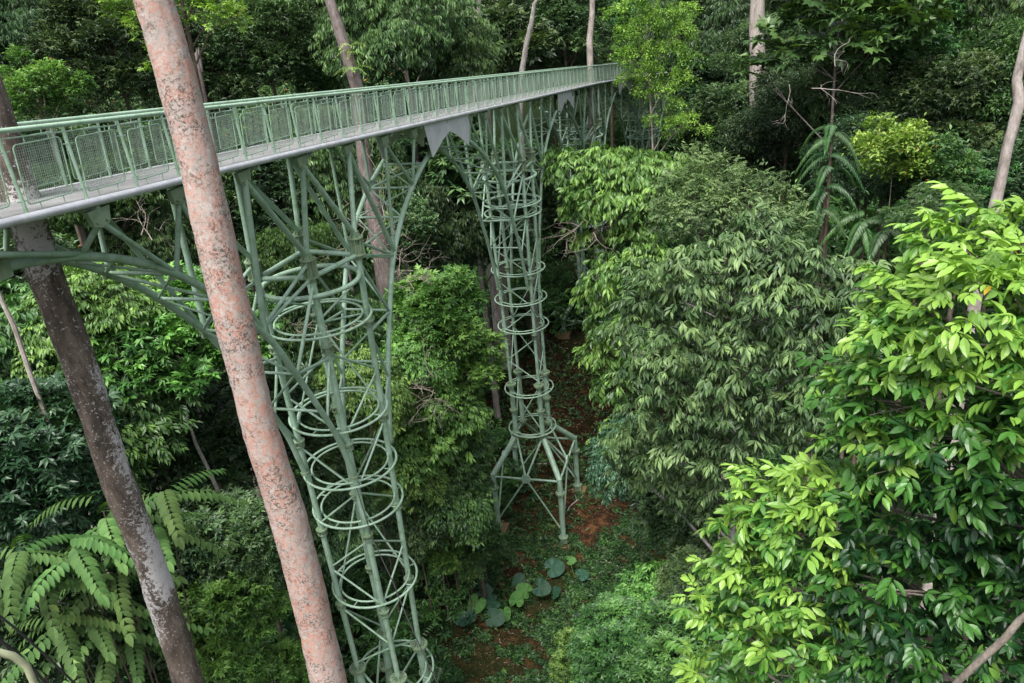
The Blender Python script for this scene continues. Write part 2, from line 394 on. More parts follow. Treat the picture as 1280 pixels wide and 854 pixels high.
def crown_mesh(name, blobs, sprigs, dens, low=.35, tint0=.45, scale=(.75, 1.25), spin=.8, droop=None, holes=True, shell=.3):
    P, D_, T_ = [], [], []
    for b_ in blobs:
        c, r = b_[:2]; dt = b_[2] if len(b_) > 2 else 0
        r = (r, r, r * .8) if not hasattr(r, '__len__') else r
        n = int(dens * 4 * math.pi * ((r[0] * r[1] + r[0] * r[2] + r[1] * r[2]) / 3))
        p, d, t = blob_points(c, r, n, low=low, tint0=tint0 + dt + rng.normal(0, .09), shell=shell)
        P.append(p); D_.append(d); T_.append(t)
    P = np.concatenate(P); D_ = np.concatenate(D_); T_ = np.concatenate(T_)
    if len(blobs) > 1:                      # drop what lies deep inside another blob
        deep = np.zeros(len(P), bool)
        for b_ in blobs:
            c, r = b_[:2]; r = (r, r, r * .8) if not hasattr(r, '__len__') else r
            deep |= (((P - np.array(c)) / np.array(r)) ** 2).sum(1) < .40
        P, D_, T_ = P[~deep], D_[~deep], T_[~deep]
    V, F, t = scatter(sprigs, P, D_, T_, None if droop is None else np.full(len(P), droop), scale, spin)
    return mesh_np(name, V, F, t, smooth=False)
def sub_blobs(main, n, rs, seed_low=-.35):
    out = [((0, 0, 0), tuple(m * .62 for m in main))]
    for k in range(n):
        while True:
            d = rng.normal(size=3); d /= np.linalg.norm(d)
            if d[2] > seed_low: break
        q = .72 + .22 * rng.random(); r = rs * (.7 + .65 * rng.random())
        out.append((tuple(d * q * np.array(main)), (r, r, r * .78)))
    return out
def limbs(mb, base, top, r0, blobs, n=9, segs=7, sway=.3, nl=14):
    base, top = Vector(base), Vector(top); P = []; rr = []
    ph = random.random() * 6
    for i in range(segs + 1):
        t = i / segs; p = base.lerp(top, t); H = (top - base).length
        p += Vector((math.sin(ph + t * 4), math.cos(ph * 1.7 + t * 3.3), 0)) * sway * t * (1.2 - t)
        P.append(p); rr.append(r0 * (1.25 if i == 0 else 1 - .62 * t))
    mb.tube(P, rr, n)
    for b_ in blobs[:nl]:
        c, r = b_[:2]
        c = Vector(c); H_ = max((top - base).length, .1); hd = math.hypot(c.x - base.x - (top.x - base.x) * .8, c.y - base.y - (top.y - base.y) * .8)
        t = min(.96, max(.12, (c.z - base.z - hd * random.uniform(.5, 1.1)) / max(top.z - base.z, .5))); a = base.lerp(top, t); i = min(int(t * segs), segs - 1); a = P[i].lerp(P[i + 1], t * segs - i)
        m = a.lerp(c, .5) + Vector((random.uniform(-.3, .3), random.uniform(-.3, .3), .25 * (c - a).length * random.uniform(-.1, .8)))
        rl = r0 * (1 - .62 * t) * .5
        mb.tube([a, m, c], [rl, rl * .65, rl * .25], 6)
        for _ in range(2):
            e = c + Vector((random.uniform(-1, 1), random.uniform(-1, 1), random.uniform(-.5, .8))) * (r if not hasattr(r, '__len__') else r[0]) * .8
            mb.tube([m, (m + e) / 2 + Vector((0, 0, .1)), e], [rl * .45, rl * .3, rl * .1], 5)
    return mb
# library crowns, each one mesh centred on its own origin
LIB = {}
def lib(key, main, nsub, rs, sprigs, dens, **k):
    bl = sub_blobs(main, nsub, rs); LIB[key] = (crown_mesh('crown_' + key, bl, sprigs, dens, **k), bl)
S_wh = [sp_whorl(.30, .11, 7, 2) for _ in range(4)]
S_dr = [sp_droop(.36, .095, 9, 2, 1.0) for _ in range(4)]
S_sp = [sp_spray(.22, .085, 12, 2, 3.0) for _ in range(4)]
S_big = [sp_whorl(.62, .22, 8, 1, .2, .35) for _ in range(4)]
S_pin = [sp_pinnate(.75, .22, .075, 8, 2, .5, .35) for _ in range(4)]
S_whn = [sp_whorl(.27, .10, 7, 1) for _ in range(6)]
S_drn = [sp_droop(.27, .10, 8, 1, .55) for _ in range(5)] + [sp_whorl(.25, .095, 6, 1, -.2, .35) for _ in range(3)]
lib('dome', (4, 4, 3.6), 30, 1.35, S_wh, 8.5)
lib('dome_b', (3.6, 4.2, 4.2), 28, 1.45, S_wh, 8)
lib('hang', (3.8, 3.8, 4.4), 32, 1.3, S_dr, 6.5, droop=-.25)
lib('hang_b', (4.2, 3.6, 3.6), 26, 1.3, S_dr, 6.5, droop=-.2)
lib('fine', (4, 4, 3.4), 36, 1.15, S_sp, 9)
lib('fine_b', (3.6, 4, 4.4), 34, 1.2, S_sp, 8.5)
lib('airy', (4, 4, 3.3), 24, .95, S_wh, 8)
lib('big', (4, 4, 3.6), 20, 1.25, S_big, 2.6)
lib('feather', (4, 4, 3.2), 26, 1.2, S_pin, 4.2, droop=-.05)
lib('sparse', (2.1, 2.0, 2.6), 15, .62, [sp_spray(.26, .12, 12, 1, 2.6) for _ in range(4)], 7)
lib('near_round', (2.4, 2.4, 2.1), 26, .85, S_whn, 12)
lib('near_round_b', (2.6, 2.1, 2.6), 28, .8, S_whn, 12)
lib('near_hang', (2.4, 2.4, 2.4), 24, .85, S_drn, 11.5, droop=-.08)
NT = 0
def tree(c, key, s, lm, bk, label, cat='tree', tr=.22, rot=None, group=None, sz=None, lean=0, name=None, stem=True):
    """a library crown centred on c, carried by its own trunk"""
    x, y, z = c; g = gz(x, y)
    if name is None: name = {'tree': 'broadleaf_tree', 'shrub': 'shrub'}.get(cat, 'broadleaf_tree')
    t = empty(name, (x, y, g), label, cat, group)
    me, bl = LIB[key]; s3 = (s, s, (sz or s)); rot = rng.random() * 6.28 if rot is None else rot
    cr = bpy.data.objects.new('crown', me); link(cr); cr.parent = t; cr.location = (0, 0, z - g); cr.scale = s3; cr.rotation_euler = (0, 0, rot)
    if not me.materials: me.materials.append(L[lm])
    cr.material_slots[0].link = 'OBJECT'; cr.material_slots[0].material = L[lm]
    cs, sn = math.cos(rot), math.sin(rot); B_ = []
    for (q, r) in bl[1:]:
        B_.append(((q[0] * cs - q[1] * sn) * s, (q[0] * sn + q[1] * cs) * s)); B_[-1] = ((B_[-1][0], B_[-1][1], z - g + q[2] * s3[2]), r[0] * s)
    random.shuffle(B_)
    m = MB(); limbs(m, (lean, 0, -.3), (0, 0, z - g + .35 * s3[2] * 3), tr, B_, 9, 8, .35, 12)
    m.build('trunk', B[bk], t)
    return t
def custom_tree(name, blobs, sprigs, dens, lm, bk, base, top, tr, label, cat='tree', nl=14, group=None, **k):
    bx, by = base[:2]; g = gz(bx, by) if len(base) < 3 else base[2]; o = np.array([bx, by, g])
    bl = [(tuple(np.array(b_[0]) - o),) + tuple(b_[1:]) for b_ in blobs]
    t = empty(name, tuple(o), label, cat, group)
    obj('crown', crown_mesh('crown', bl, sprigs, dens, **k), L[lm], t)
    m = MB(); limbs(m, (0, 0, -.3), tuple(np.array(top) - o), tr, bl, 10, 8, .25, nl); m.build('trunk', B[bk], t)
    return t
def trunk(name, pts, bk, label, cat='tree trunk', n=16, wob=.05, group=None, extra=None):
    """pts: (x, y, z, r) from the top down"""
    o = pts[-1]; g = gz(o[0], o[1]); P = [Vector(p[:3]) for p in pts]; rr = [p[3] for p in pts]
    if P[-1].z > g: P.append(Vector((P[-1].x, P[-1].y, g - .3))); rr.append(rr[-1] * 1.15)
    base = Vector((P[-1].x, P[-1].y, g)); Q_, q_ = [], []
    for i in range(len(P) - 1):
        k = max(2, int((P[i] - P[i + 1]).length / (.10 if n > 22 else .35)))
        for j in range(k): Q_.append(P[i].lerp(P[i + 1], j / k)); q_.append(rr[i] + (rr[i + 1] - rr[i]) * j / k)
    Q_.append(P[-1]); q_.append(rr[-1])
    a = random.random() * 9; q_ = [r * (1 + wob * math.sin(a + i * .5) * .6 + wob * math.sin(i * .21 + a)) for i, r in enumerate(q_)]
    t = empty(name, base, label, cat, group)
    m = MB().tube([p - base for p in Q_], q_, n, wob=.06 if n > 22 else .02); m.build('trunk', B[bk], t)
    return t
def bare(name, c, size, n, label, cat='bush', bk='twig', base=None):
    m = MB(); c = Vector(c); base = Vector(base) if base else Vector((c.x, c.y, gz(c.x, c.y)))
    def grow(p, d, l, r, dep):
        P = [p]
        for i in range(4): d = (d + Vector((random.gauss(0, .28), random.gauss(0, .28), random.gauss(0, .2)))).normalized(); P.append(P[-1] + d * l / 4)
        m.tube(P, [r * (1 - .15 * i) for i in range(5)], 5)
        if dep:
            for _ in range(3): q = random.choice(P[1:]); grow(q, (d + Vector((random.gauss(0, .8), random.gauss(0, .8), random.gauss(0, .6)))).normalized(), l * random.uniform(.5, .8), r * .5, dep - 1)
    for _ in range(n):
        p = c + Vector((random.gauss(0, .25), random.gauss(0, .25), random.gauss(-.3, .25))) * size
        grow(p, Vector((random.gauss(0, 1), random.gauss(0, 1), random.gauss(.1, .7))).normalized(), size * random.uniform(.5, .9), .018 * size ** .5, 2)
    m.v = [v - base for v in m.v]
    return tag(m.build(name, B[bk], None, loc=base), label, cat)
# ------------------------------------------------------------------ the walkway
PSI = .2971; cU = Vector((math.sin(PSI), math.cos(PSI), 0)); cV = Vector((-math.cos(PSI), math.sin(PSI), 0))
def W(u, v, z): return cU * u + cV * v + Vector((0, 0, z + Z0))
CU = [-12, 9.7, 12, 15, 20, 40, 66, 76, 86, 96, 110]; CV = [11.6, 11.72, 11.78, 11.93, 12.07, 12.05, 12.0, 11.2, 9.7, 6.9, 2.0]
def cv(u): return float(np.interp(u, CU, CV))
def dz(u): return -1.756 - .0914 * u
def at_deck(u, off, h):                     # off to the left of the centreline, h above the deck top
    t = (cv(u + .5) - cv(u - .5)); n = Vector((-t, 1)).normalized()
    return W(u + n.x * off, cv(u) + n.y * off, dz(u) + h)
HW = 1.05
wk = empty('canopy_walkway', W(20, cv(20), dz(20)), 'long green railed canopy walkway with silver edge tube and mesh panels', 'walkway')
def wpart(mb, name, mat, **k):
    o = mb.build(name, mat, None, **k); o.parent = wk; o.matrix_parent_inverse = Matrix.Translation(-wk.location); return o
us = np.arange(-6, 104.1, 1.0)
mb = MB()                                   # deck sheet with side skirts
for i, u in enumerate(us):
    for (o_, h) in ((-HW, .02), (HW, .02), (HW, -.10), (-HW, -.10)): mb.v.append(at_deck(u, o_, h))
    if i:
        a, b = 4 * (i - 1), 4 * i
        for k in range(4): mb.f.append((a + k, a + (k + 1) % 4, b + (k + 1) % 4, b + k))
wpart(mb, 'deck', GRATE, smooth=False)
for s in (-1, 1):
    wpart(MB().tube([at_deck(u, s * (HW + .055), -.045) for u in us], .074, 14), 'edge_tube', SILVER)
    wpart(MB().tube([at_deck(u, s * (HW - .09), 1.27) for u in us], .042, 12), 'handrail', GREENR)
    wpart(MB().tube([at_deck(u, s * (HW - .09), 1.155) for u in us], .013, 6), 'handrail', GREENR)
for u in np.arange(-5, 100, 2.7):
    wpart(MB().tube([at_deck(u, -HW, -.19), at_deck(u, HW, -.19)], .06, 8), 'cross_beam', GREEN)
# railing: posts and panels
def post_mb(u, s):
    m = MB(); a = at_deck(u, s * (HW - .03), -.05); b = at_deck(u, s * (HW - .09), 1.26)
    m.tube([a, b], .03, 8)
    d = (at_deck(u + .5, 0, 0) - at_deck(u - .5, 0, 0)).normalized()
    for q in (-1, 1):
        for h in (.25, 1.0): m.cyl(a.lerp(b, h / 1.3), a.lerp(b, h / 1.3) + d * q * .11, .011, 5)
    return m
def panel_mesh(w=.98, h=.92):               # rounded frame in its own xz plane
    f = MB(); P = []; r = .07
    for (cx, cz, a0) in ((w / 2 - r, h - r, 0), (-w / 2 + r, h - r, 90), (-w / 2 + r, r, 180), (w / 2 - r, r, 270)):
        for k in range(5): a = R(a0 + k * 22.5); P.append((cx + r * math.cos(a), 0, cz + r * math.sin(a)))
    n = len(P); b = 0; m = 7; pr = .0125
    for i in range(n):
        p = Vector(P[i]); t = (Vector(P[(i + 1) % n]) - Vector(P[i - 1])).normalized(); x = Vector((0, 1, 0)); y = t.cross(x)
        for k in range(m): a = 2 * math.pi * k / m; f.v.append(p + x * math.cos(a) * pr + y * math.sin(a) * pr)
    for i in range(n):
        j = (i + 1) % n
        for k in range(m): l = (k + 1) % m; f.f.append((i * m + k, i * m + l, j * m + l, j * m + k))
    for x in (-.25, .25): f.cyl((x, 0, -.13), (x, 0, 0), .01, 5); f.cyl((x, 0, h), (x, 0, h + .12), .01, 5)
    g = MB(); wr = .0022
    for k in range(1, 22): x = -w / 2 + k * w / 22; g.box((x, 0, h / 2), wr * 2, wr * 2, h - .02)
    for k in range(1, 21): z = k * h / 21; g.box((0, 0.004, z), w - .02, wr * 2, wr * 2)
    return f, g
f_, g_ = panel_mesh()
pf = f_.build('railing_panel', GREENR); pg = g_.build('wire_mesh', WIRE, smooth=False)
pfm, pgm = pf.data, pg.data
bpy.data.objects.remove(pf); bpy.data.objects.remove(pg)
pitch = 1.29; rest_p, rest_f, rest_g = MB(), MB(), MB(); cnt = 0
k = 0
u = 9.76 - 3 * pitch
while u < 101:
    for s in (-1, 1):
        uu = u + (.55 if s > 0 else 0)
        if k < 50: wpart(post_mb(uu, s), 'post', GREENR)
        else:
            m = post_mb(uu, s); b = len(rest_p.v); rest_p.v += m.v; rest_p.f += [tuple(i + b for i in f) for f in m.f]
        c = at_deck(uu + pitch / 2, s * (HW - .12), .14); d = (at_deck(uu + pitch, s * HW, 0) - at_deck(uu, s * HW, 0)).normalized()
        Mx = Matrix.Translation(c) @ Matrix((( d.x, -d.y, 0, 0), (d.y, d.x, 0, 0), (d.z, 0, 1, 0), (0, 0, 0, 1)))
        if k < 48:
            a = bpy.data.objects.new('railing_panel', pfm); link(a); a.parent = wk; a.matrix_parent_inverse = Matrix.Translation(-wk.location); a.matrix_basis = Mx
            b = bpy.data.objects.new('wire_mesh', pgm); link(b); b.parent = a
        else:
            for (src, dst) in ((pfm, rest_f), (pgm, rest_g)):
                q = len(dst.v); dst.v += [Mx @ v.co for v in src.vertices]; dst.f += [tuple(i + q for i in p.vertices) for p in src.polygons]
    u += pitch; k += 1
o = wpart(rest_p, 'post', GREENR); o['kind'] = 'stuff'
o = wpart(rest_f, 'railing_panel', GREENR); o['kind'] = 'stuff'
g2 = rest_g.build('wire_mesh', WIRE, smooth=False); g2.parent = o; g2.matrix_parent_inverse = o.matrix_world.inverted() if False else Matrix.Identity(4)
# silver tip plates where two arches meet
def tip_plate(uc, s, half=2.55):
    prof = [(-half - .1, -.06), (-half + .45, -1.36), (-half + .50, -1.36), (-half + 1.1, -1.10), (-.9, -.84), (0, -.58), (.9, -.84), (half - 1.1, -1.10), (half - .5, -1.36), (half - .45, -1.36), (half + .1, -.06)]
    m = MB(); n = (at_deck(uc, 1, 0) - at_deck(uc, 0, 0)).normalized()
    m.prism([at_deck(uc + a, s * (HW - .02), b) for a, b in prof], n * -.02 * s); return m
for uc in (30.3, 53.2, 75.5, 95.0):
    for s in (-1, 1): wpart(tip_plate(uc, s, 2.6 if uc < 90 else 2.2), 'tip_plate', PLATE, smooth=False)

# ------------------------------------------------------------------ lattice towers
ARCH = [(8.9, -1.2), (8.3, -1.40), (7.1, -1.95), (6.2, -2.45), (5.2, -3.15), (4.2, -4.1), (3.6, -4.95), (3.0, -6.1), (2.4, -7.3), (1.9, -8.6), (1.55, -9.7), (1.4, -10.2)]
ARCHL = [(10.9, -.82), (10.2, -.84), (8.95, -1.0), (7.8, -1.35), (6.75, -1.85), (5.5, -2.75), (4.2, -4.05), (3.6, -4.85), (3.0, -5.95), (2.3, -7.3), (1.75, -8.5), (1.45, -9.6), (1.32, -10.1)]
ARCHL = [(a, b) for a, b in ARCHL]
def tower(uc, v_top, v_bot, label, levels, rings, big, ribl, ribr, ang=0., corners=None):
    """levels: collar depths; rings: ring depths; big: depth of the large flanges; everything is measured down from the deck"""
    D0 = dz(uc); ca, sa = math.cos(ang), math.sin(ang)
    t = empty('support_tower', W(uc, v_bot, D0 - 24), label, 'support tower', 'green lattice towers under the walkway')
    inv = Matrix.Translation(-t.location)
    def part(m, name, mat=GREEN, **k):
        o = m.build(name, mat, None, **k); o.parent = t; o.matrix_parent_inverse = inv; return o
    def vc(dep): return float(np.interp(-dep, [3, 18.6], [v_top, v_bot]))
    def Q(a, b, dep): return W(uc + a * ca - b * sa, vc(dep) + a * sa + b * ca, D0 + dep)   # a along, b to the left
    def QR(a, b, dep): return Q(a, b, dep - .0914 * a)      # measured from the sloping deck above
    def hs(dep): return float(np.interp(-dep, [0, 3, 12, 19, 22], [1.06, 1.04, .89, .84, .84]))
    def K(i, j, dep):                       # a corner post's axis
        if corners and dep > big - .01:
            t_ = min(1, max(0, (-dep - 3) / 15.6)); a, b = corners[(i, j)]; return W(a[0] + (b[0] - a[0]) * t_, a[1] + (b[1] - a[1]) * t_, D0 + dep)
        return Q(i * hs(dep), j * hs(dep), dep)
    C4 = [(-1, -1), (1, -1), (1, 1), (-1, 1)]
    kink = big - 3.6
    for (i, j) in C4:
        P = [K(i, j, d) for d in (-2.9, -6, -9, -12, big)]
        part(MB().tube(P, .098, 12), 'post')
        part(MB().tube([K(i, j, big), Q(i * hs(kink), j * hs(kink), kink)], .155, 14), 'lower_post')
        # fluted collar at the top
        m = MB(); c = K(i, j, -3.2)
        up = Vector((0, 0, 1))
        for h in (.26, -.26): m.tube([c + up * (h + .02), c + up * (h - .02)], .235, 16)
        m.tube([c + up * .45, c - up * .42], .125, 12)
        for q in range(8):
            a = q * math.pi / 4; d = Vector((math.cos(a), math.sin(a), 0)); e = Vector((-d.y, d.x, 0))
            Mx = Matrix(((d.x, e.x, 0), (d.y, e.y, 0), (0, 0, 1))); m.box(c + d * .165, .11, .016, .5, Mx)
            m.prism([c + d * .1 + up * .28 - e * .008, c + d * .2 + up * .28 - e * .008, c + d * .1 + up * .44 - e * .008], e * .016)
        part(m, 'collar', FLANGE)
        for d in levels:
            m = MB(); c = K(i, j, d)
            m.tube([c + up * .02, c - up * .02], .19, 16); m.tube([c - up * .17, c - up * .20], .165, 16)
            for q in range(8):
                a = q * math.pi / 4 + .3; dd = Vector((math.cos(a), math.sin(a), 0)); e = Vector((-dd.y, dd.x, 0))
                m.prism([c + dd * .09 - up * .02 - e * .007, c + dd * .17 - up * .02 - e * .007, c + dd * .155 - up * .17 - e * .007, c + dd * .09 - up * .17 - e * .007], e * .014)
            part(m, 'collar', FLANGE)
        for d in (big, big - 1.75, kink + .12):
            m = MB(); c = K(i, j, d); rr = .31 if d == big else .27
            m.tube([c + up * .03, c - up * .03], rr, 20); m.tube([c - up * .05, c - up * .1], rr * .96, 20)
            for q in range(10):
                a = q * math.pi / 5; dd = Vector((math.cos(a), math.sin(a), 0)); e = Vector((-dd.y, dd.x, 0))
                m.prism([c + dd * .09 + up * .03 - e * .008, c + dd * rr * .93 + up * .03 - e * .008, c + dd * .1 + up * .22 - e * .008], e * .016)
            part(m, 'flange', FLANGE)
        # splayed foot
        el = Q(i * 2.45, j * 2.1, kink - 2.0); S = Q(i * hs(kink), j * hs(kink), kink)
        g0 = gz(el.x, el.y); ft = Vector((el.x, el.y, g0 - .2))
        part(MB().tube([S, el], .175, 14), 'leg'); part(MB().tube([el + up * .1, ft], .165, 14), 'leg')
        m = MB(); c = el - up * .9
        m.tube([c, c - up * .05], .3, 18); m.tube([c - up * .08, c - up * .13], .29, 18); part(m, 'flange', FLANGE)
        m = MB(); m.box(ft + up * .45, .42, .42, .5); m.tube([ft + up * .75, ft + up * .70], .3, 12); part(m, 'base_shoe', FLANGE)
        part(MB().box((ft.x, ft.y, g0 - (.05 if i < 0 < j else .3)), 1.1, 1.1, .8, Matrix.Rotation(PSI * -1, 3, 'Z')), 'footing', CONC, smooth=False)
    # rings
    part(MB().ring(Q(0, 0, -4.0), 1.44, .075), 'ring')
    for d in rings:
        m = MB(); c = Q(0, 0, d); rr = float(np.interp(-d, [5, 12, 19], [1.60, 1.50, 1.47]))
        m.ring(c, rr, .042); m.ring(c + Vector((0, 0, .03)), rr - .27, .036)
        for q in range(8):
            a = q * math.pi / 4 + .39; dd = Vector((math.cos(a), math.sin(a), 0)); m.cyl(c + dd * (rr - .27), c + dd * (rr + .03), .02, 6)
        part(m, 'ring')
    # square braces and diagonals
    for k in range(4):
        A, Bc = C4[k], C4[(k + 1) % 4]
        a = K(A[0], A[1], -3.48); b = K(Bc[0], Bc[1], -3.48)
        part(MB().cyl(a, b, .075, 10), 'brace')
        lv = [-3.9] + list(levels) + [big]
        for n_, (d0, d1) in enumerate(zip(lv[:-1], lv[1:])):
            mid = (d0 + d1) / 2
            if n_ == 0 and k % 2: continue
            p, q = (A, Bc) if (n_ + k) % 2 else (Bc, A)
            part(MB().cyl(K(p[0], p[1], d0 - .25), K(q[0], q[1], mid if k in (0, 3) else d1 + .3), .036, 8), 'brace')
            if k in (0, 3): part(MB().cyl(K(q[0], q[1], mid - .1), K(p[0], p[1], d1 + .25), .036, 8), 'brace')
        part(MB().cyl(Q(A[0] * hs(big), A[1] * hs(big), big - .3), Q(Bc[0] * hs(kink), Bc[1] * hs(kink), kink + .4), .045, 8), 'brace')
        # foot frame with round gusset
        E1 = Q(A[0] * 2.45, A[1] * 2.1, kink - 2.1); E2 = Q(Bc[0] * 2.45, Bc[1] * 2.1, kink - 2.1); M_ = (E1 + E2) / 2
        part(MB().cyl(E1, E2, .07), 'brace')
        n = ((E2 - E1).cross(Vector((0, 0, 1)))).normalized(); part(MB().tube([M_ + n * .05, M_ - n * .05], .3, 18), 'gusset')
        part(MB().cyl(M_, Q(A[0] * .84, A[1] * .84, kink), .065), 'brace'); part(MB().cyl(M_, Q(Bc[0] * .84, Bc[1] * .84, kink), .065), 'brace')
        F1 = Vector((E1.x, E1.y, gz(E1.x, E1.y) + .9)); F2 = Vector((E2.x, E2.y, gz(E2.x, E2.y) + .9))
        part(MB().cyl(M_, F1, .055), 'brace'); part(MB().cyl(M_, F2, .055), 'brace')
    # arch ribs and spandrel struts
    BR = [-8.75, -6.5, -4.0, -1.2, 1.6, 4.2, 6.7]
    def dk(a, s):                           # deck bracket point
        return at_deck(uc + a, s * (HW - .05), -.2)
    for s in (-1, 1):
        sides = []
        for sg, prof in ((-1, ribl), (1, ribr)):
            if not prof: continue
            P = [QR(sg * a, s * .86, b) for a, b in prof]
            # smooth the rib
            PP = []
            for i in range(len(P) - 1):
                p0, p1, p2, p3 = P[max(i - 1, 0)], P[i], P[i + 1], P[min(i + 2, len(P) - 1)]
                for q in range(4):
                    tt = q / 4; PP.append(.5 * ((2 * p1) + (p2 - p0) * tt + (2 * p0 - 5 * p1 + 4 * p2 - p3) * tt ** 2 + (3 * p1 - p0 - 3 * p2 + p3) * tt ** 3))
            PP.append(P[-1]); part(MB().tube(PP, .088, 12), 'arch_rib')
            part(MB().cyl(P[-1] + Vector((0, 0, .05)), P[-1] - Vector((0, 0, .04)), .13, 12), 'end_cap', FLANGE)
        def rib(a):
            prof = ribl if a < 0 else ribr
            if not prof: return None
            xs = [p[0] for p in prof][::-1]; zs = [p[1] for p in prof][::-1]
            if abs(a) > xs[-1]: return None
            return QR(a, s * .86, float(np.interp(abs(a), xs, zs)) + .06)
        nodes = {}
        for a in BR:
            B_ = dk(a, s); m = MB()
            n = (at_deck(uc + a, 1, 0) - at_deck(uc + a, 0, 0)).normalized(); tdir = Vector((n.y, -n.x, 0))
            m.prism([B_ + tdir * q + Vector((0, 0, h)) - n * .05 for q, h in ((-.28, .02), (.28, .02), (.2, -.26), (0, -.32), (-.2, -.26))], n * .1)
            m.cyl(B_ - n * .09 + Vector((0, 0, -.2)) + tdir * .12, B_ + n * .09 + Vector((0, 0, -.2)) + tdir * .12, .035, 8); m.cyl(B_ - n * .09 + Vector((0, 0, -.2)) - tdir * .12, B_ + n * .09 + Vector((0, 0, -.2)) - tdir * .12, .035, 8)
            part(m, 'bracket', FLANGE)
            nodes[a] = K((-1 if a < 0 else 1), s, -2.85) if abs(a) < 2 else rib(a)
        for i, a in enumerate(BR):
            B_ = dk(a, s) - Vector((0, 0, .22)); r_ = .078 if abs(a) < 4.1 else .055
            if nodes[a]:
                part(MB().cyl(B_, nodes[a], r_), 'strut')
                if abs(a) > 2: part(MB().box(nodes[a], .34, .07, .24, Matrix.Rotation(-PSI, 3, 'Z') @ Matrix.Rotation(math.pi / 2, 3, 'Z')), 'gusset', FLANGE)
            if i + 1 < len(BR) and nodes[BR[i + 1]]: part(MB().cyl(B_, nodes[BR[i + 1]], r_), 'strut')
            elif ribl is ARCHL and a == 6.7: pass
        if ribl is ARCHL:
            B_ = dk(-11.2, s) - Vector((0, 0, .22))
            part(MB().cyl(B_, nodes[-8.75], .055), 'strut'); part(MB().cyl(B_, QR(-10.4, s * .86, -.84), .055), 'strut')
            part(MB().box(QR(-10.5, s * .86, -.84), .3, .3, .3, Matrix.Rotation(-PSI, 3, 'Z')), 'gusset', FLANGE)
        # post to rib struts
        for sg in (-1, 1):
            if not (ribl if sg < 0 else ribr): continue
            n4 = rib(sg * 4.1); n3 = rib(sg * 3.05)
            part(MB().cyl(K(sg, s, -3.05), n4, .05), 'brace'); part(MB().cyl(K(sg, s, -3.5), n4, .05), 'brace')
            if n3:
                part(MB().cyl(K(sg, s, -3.7), n3, .05), 'brace'); part(MB().cyl(K(sg, s, -6.0), n3, .045), 'brace')
            n2 = rib(sg * 2.1)
            if n2: part(MB().cyl(K(sg, s, -6.0), n2, .045), 'brace'); part(MB().cyl(K(sg, s, -9.0), n2, .04), 'brace')
    # bracing between the two ribs of a side
    for sg, prof in ((-1, ribl), (1, ribr)):
        if not prof: continue
        xs = [p[0] for p in prof][::-1]; zs = [p[1] for p in prof][::-1]
        st = [8.0, 6.6, 5.3, 4.1, 3.1, 2.3]
        def rq(a, s): return QR(sg * a, s * .86, float(np.interp(a, xs, zs)))
        for i, a in enumerate(st):
            part(MB().cyl(rq(a, -1), rq(a, 1), .045, 8), 'brace')
            if i + 1 < len(st):
                s = 1 if i % 2 else -1
                part(MB().cyl(rq(a, s), rq(st[i + 1], -s), .04, 8), 'brace')
                if i < 3: part(MB().cyl(rq(a, -s), rq(st[i + 1], s), .03, 8), 'brace')
    return t
tower(19.95, 12.2, 11.92, 'nearest tall green lattice tower with stacked double rings and arched struts', [-5.6, -8.9, -12.35, -15.55], [-5.2, -8.4, -10.4, -11.9, -15.2, -19.6], -18.65, ARCHL, ARCH,
      corners={(-1, -1): ((18.89, 11.5), (18.8, 11.14)), (1, -1): ((20.9, 10.98), (20.44, 10.97)), (1, 1): ((21.25, 13.05), (20.78, 12.55)), (-1, 1): ((18.7, 13.15), (18.98, 12.82))})
tower(41.75, 12.05, 11.95, 'second green lattice tower standing on splayed legs over bare soil', [-6.05, -9.6, -13.1], [-5.4, -6.0, -9.3, -11.1, -12.8, -17.0, -19.75], -16.4, ARCH, ARCH)
tower(64.0, 12.0, 11.9, 'third green lattice tower half hidden behind the big leafy tree', [-6.05, -9.6], [-4.9, -9.3, -11.1], -13.4, ARCH, ARCH, ang=-.05)
tower(85.5, 9.8, 9.8, 'farthest green lattice tower behind the lime green tree', [-5.0, -7.0], [-5.4, -6.2], -8.4, ARCH, ARCH, ang=-.2)

def cable(name, P, r, label, cat, group=None):
    return tag(MB().tube(P, r, 6).build(name, CABLE), label, cat, group)
# ------------------------------------------------------------------ the two big trunks in front
t = trunk('tall_tree', [(-3.13, 8.44, 33.76, 0.171), (-3.12, 8.44, 33.14, 0.179), (-3.10, 8.45, 32.71, 0.185), (-3.08, 8.46, 31.60, 0.199), (-3.11, 8.45, 30.31, 0.204), (-3.12, 8.44, 28.33, 0.208), (-3.05, 8.47, 27.13, 0.220), (-3.03, 8.48, 25.82, 0.237), (-3.04, 8.47, 24.16, 0.241), (-3.06, 8.46, 22.07, 0.259)], 'pink', 'tall straight salmon pink trunk with grey lichen flakes, rising in front of the walkway', 'tree', 44, .025)
t = trunk('tall_tree', [(-8.47, 14.27, 34.66, 0.305), (-8.43, 14.30, 31.88, 0.300), (-8.48, 14.27, 28.88, 0.309), (-8.42, 14.30, 27.05, 0.299), (-8.46, 14.28, 24.29, 0.307), (-8.38, 14.33, 22.15, 0.310), (-8.42, 14.31, 18.49, 0.328), (-8.45, 14.29, 15.59, 0.365)], 'lichen', 'dark brown trunk blotched with white lichen, behind the walkway at the left', 'tree', 40, .03)
# small vine leaves on the dark trunk
m_ = LIB['near_round'][0]
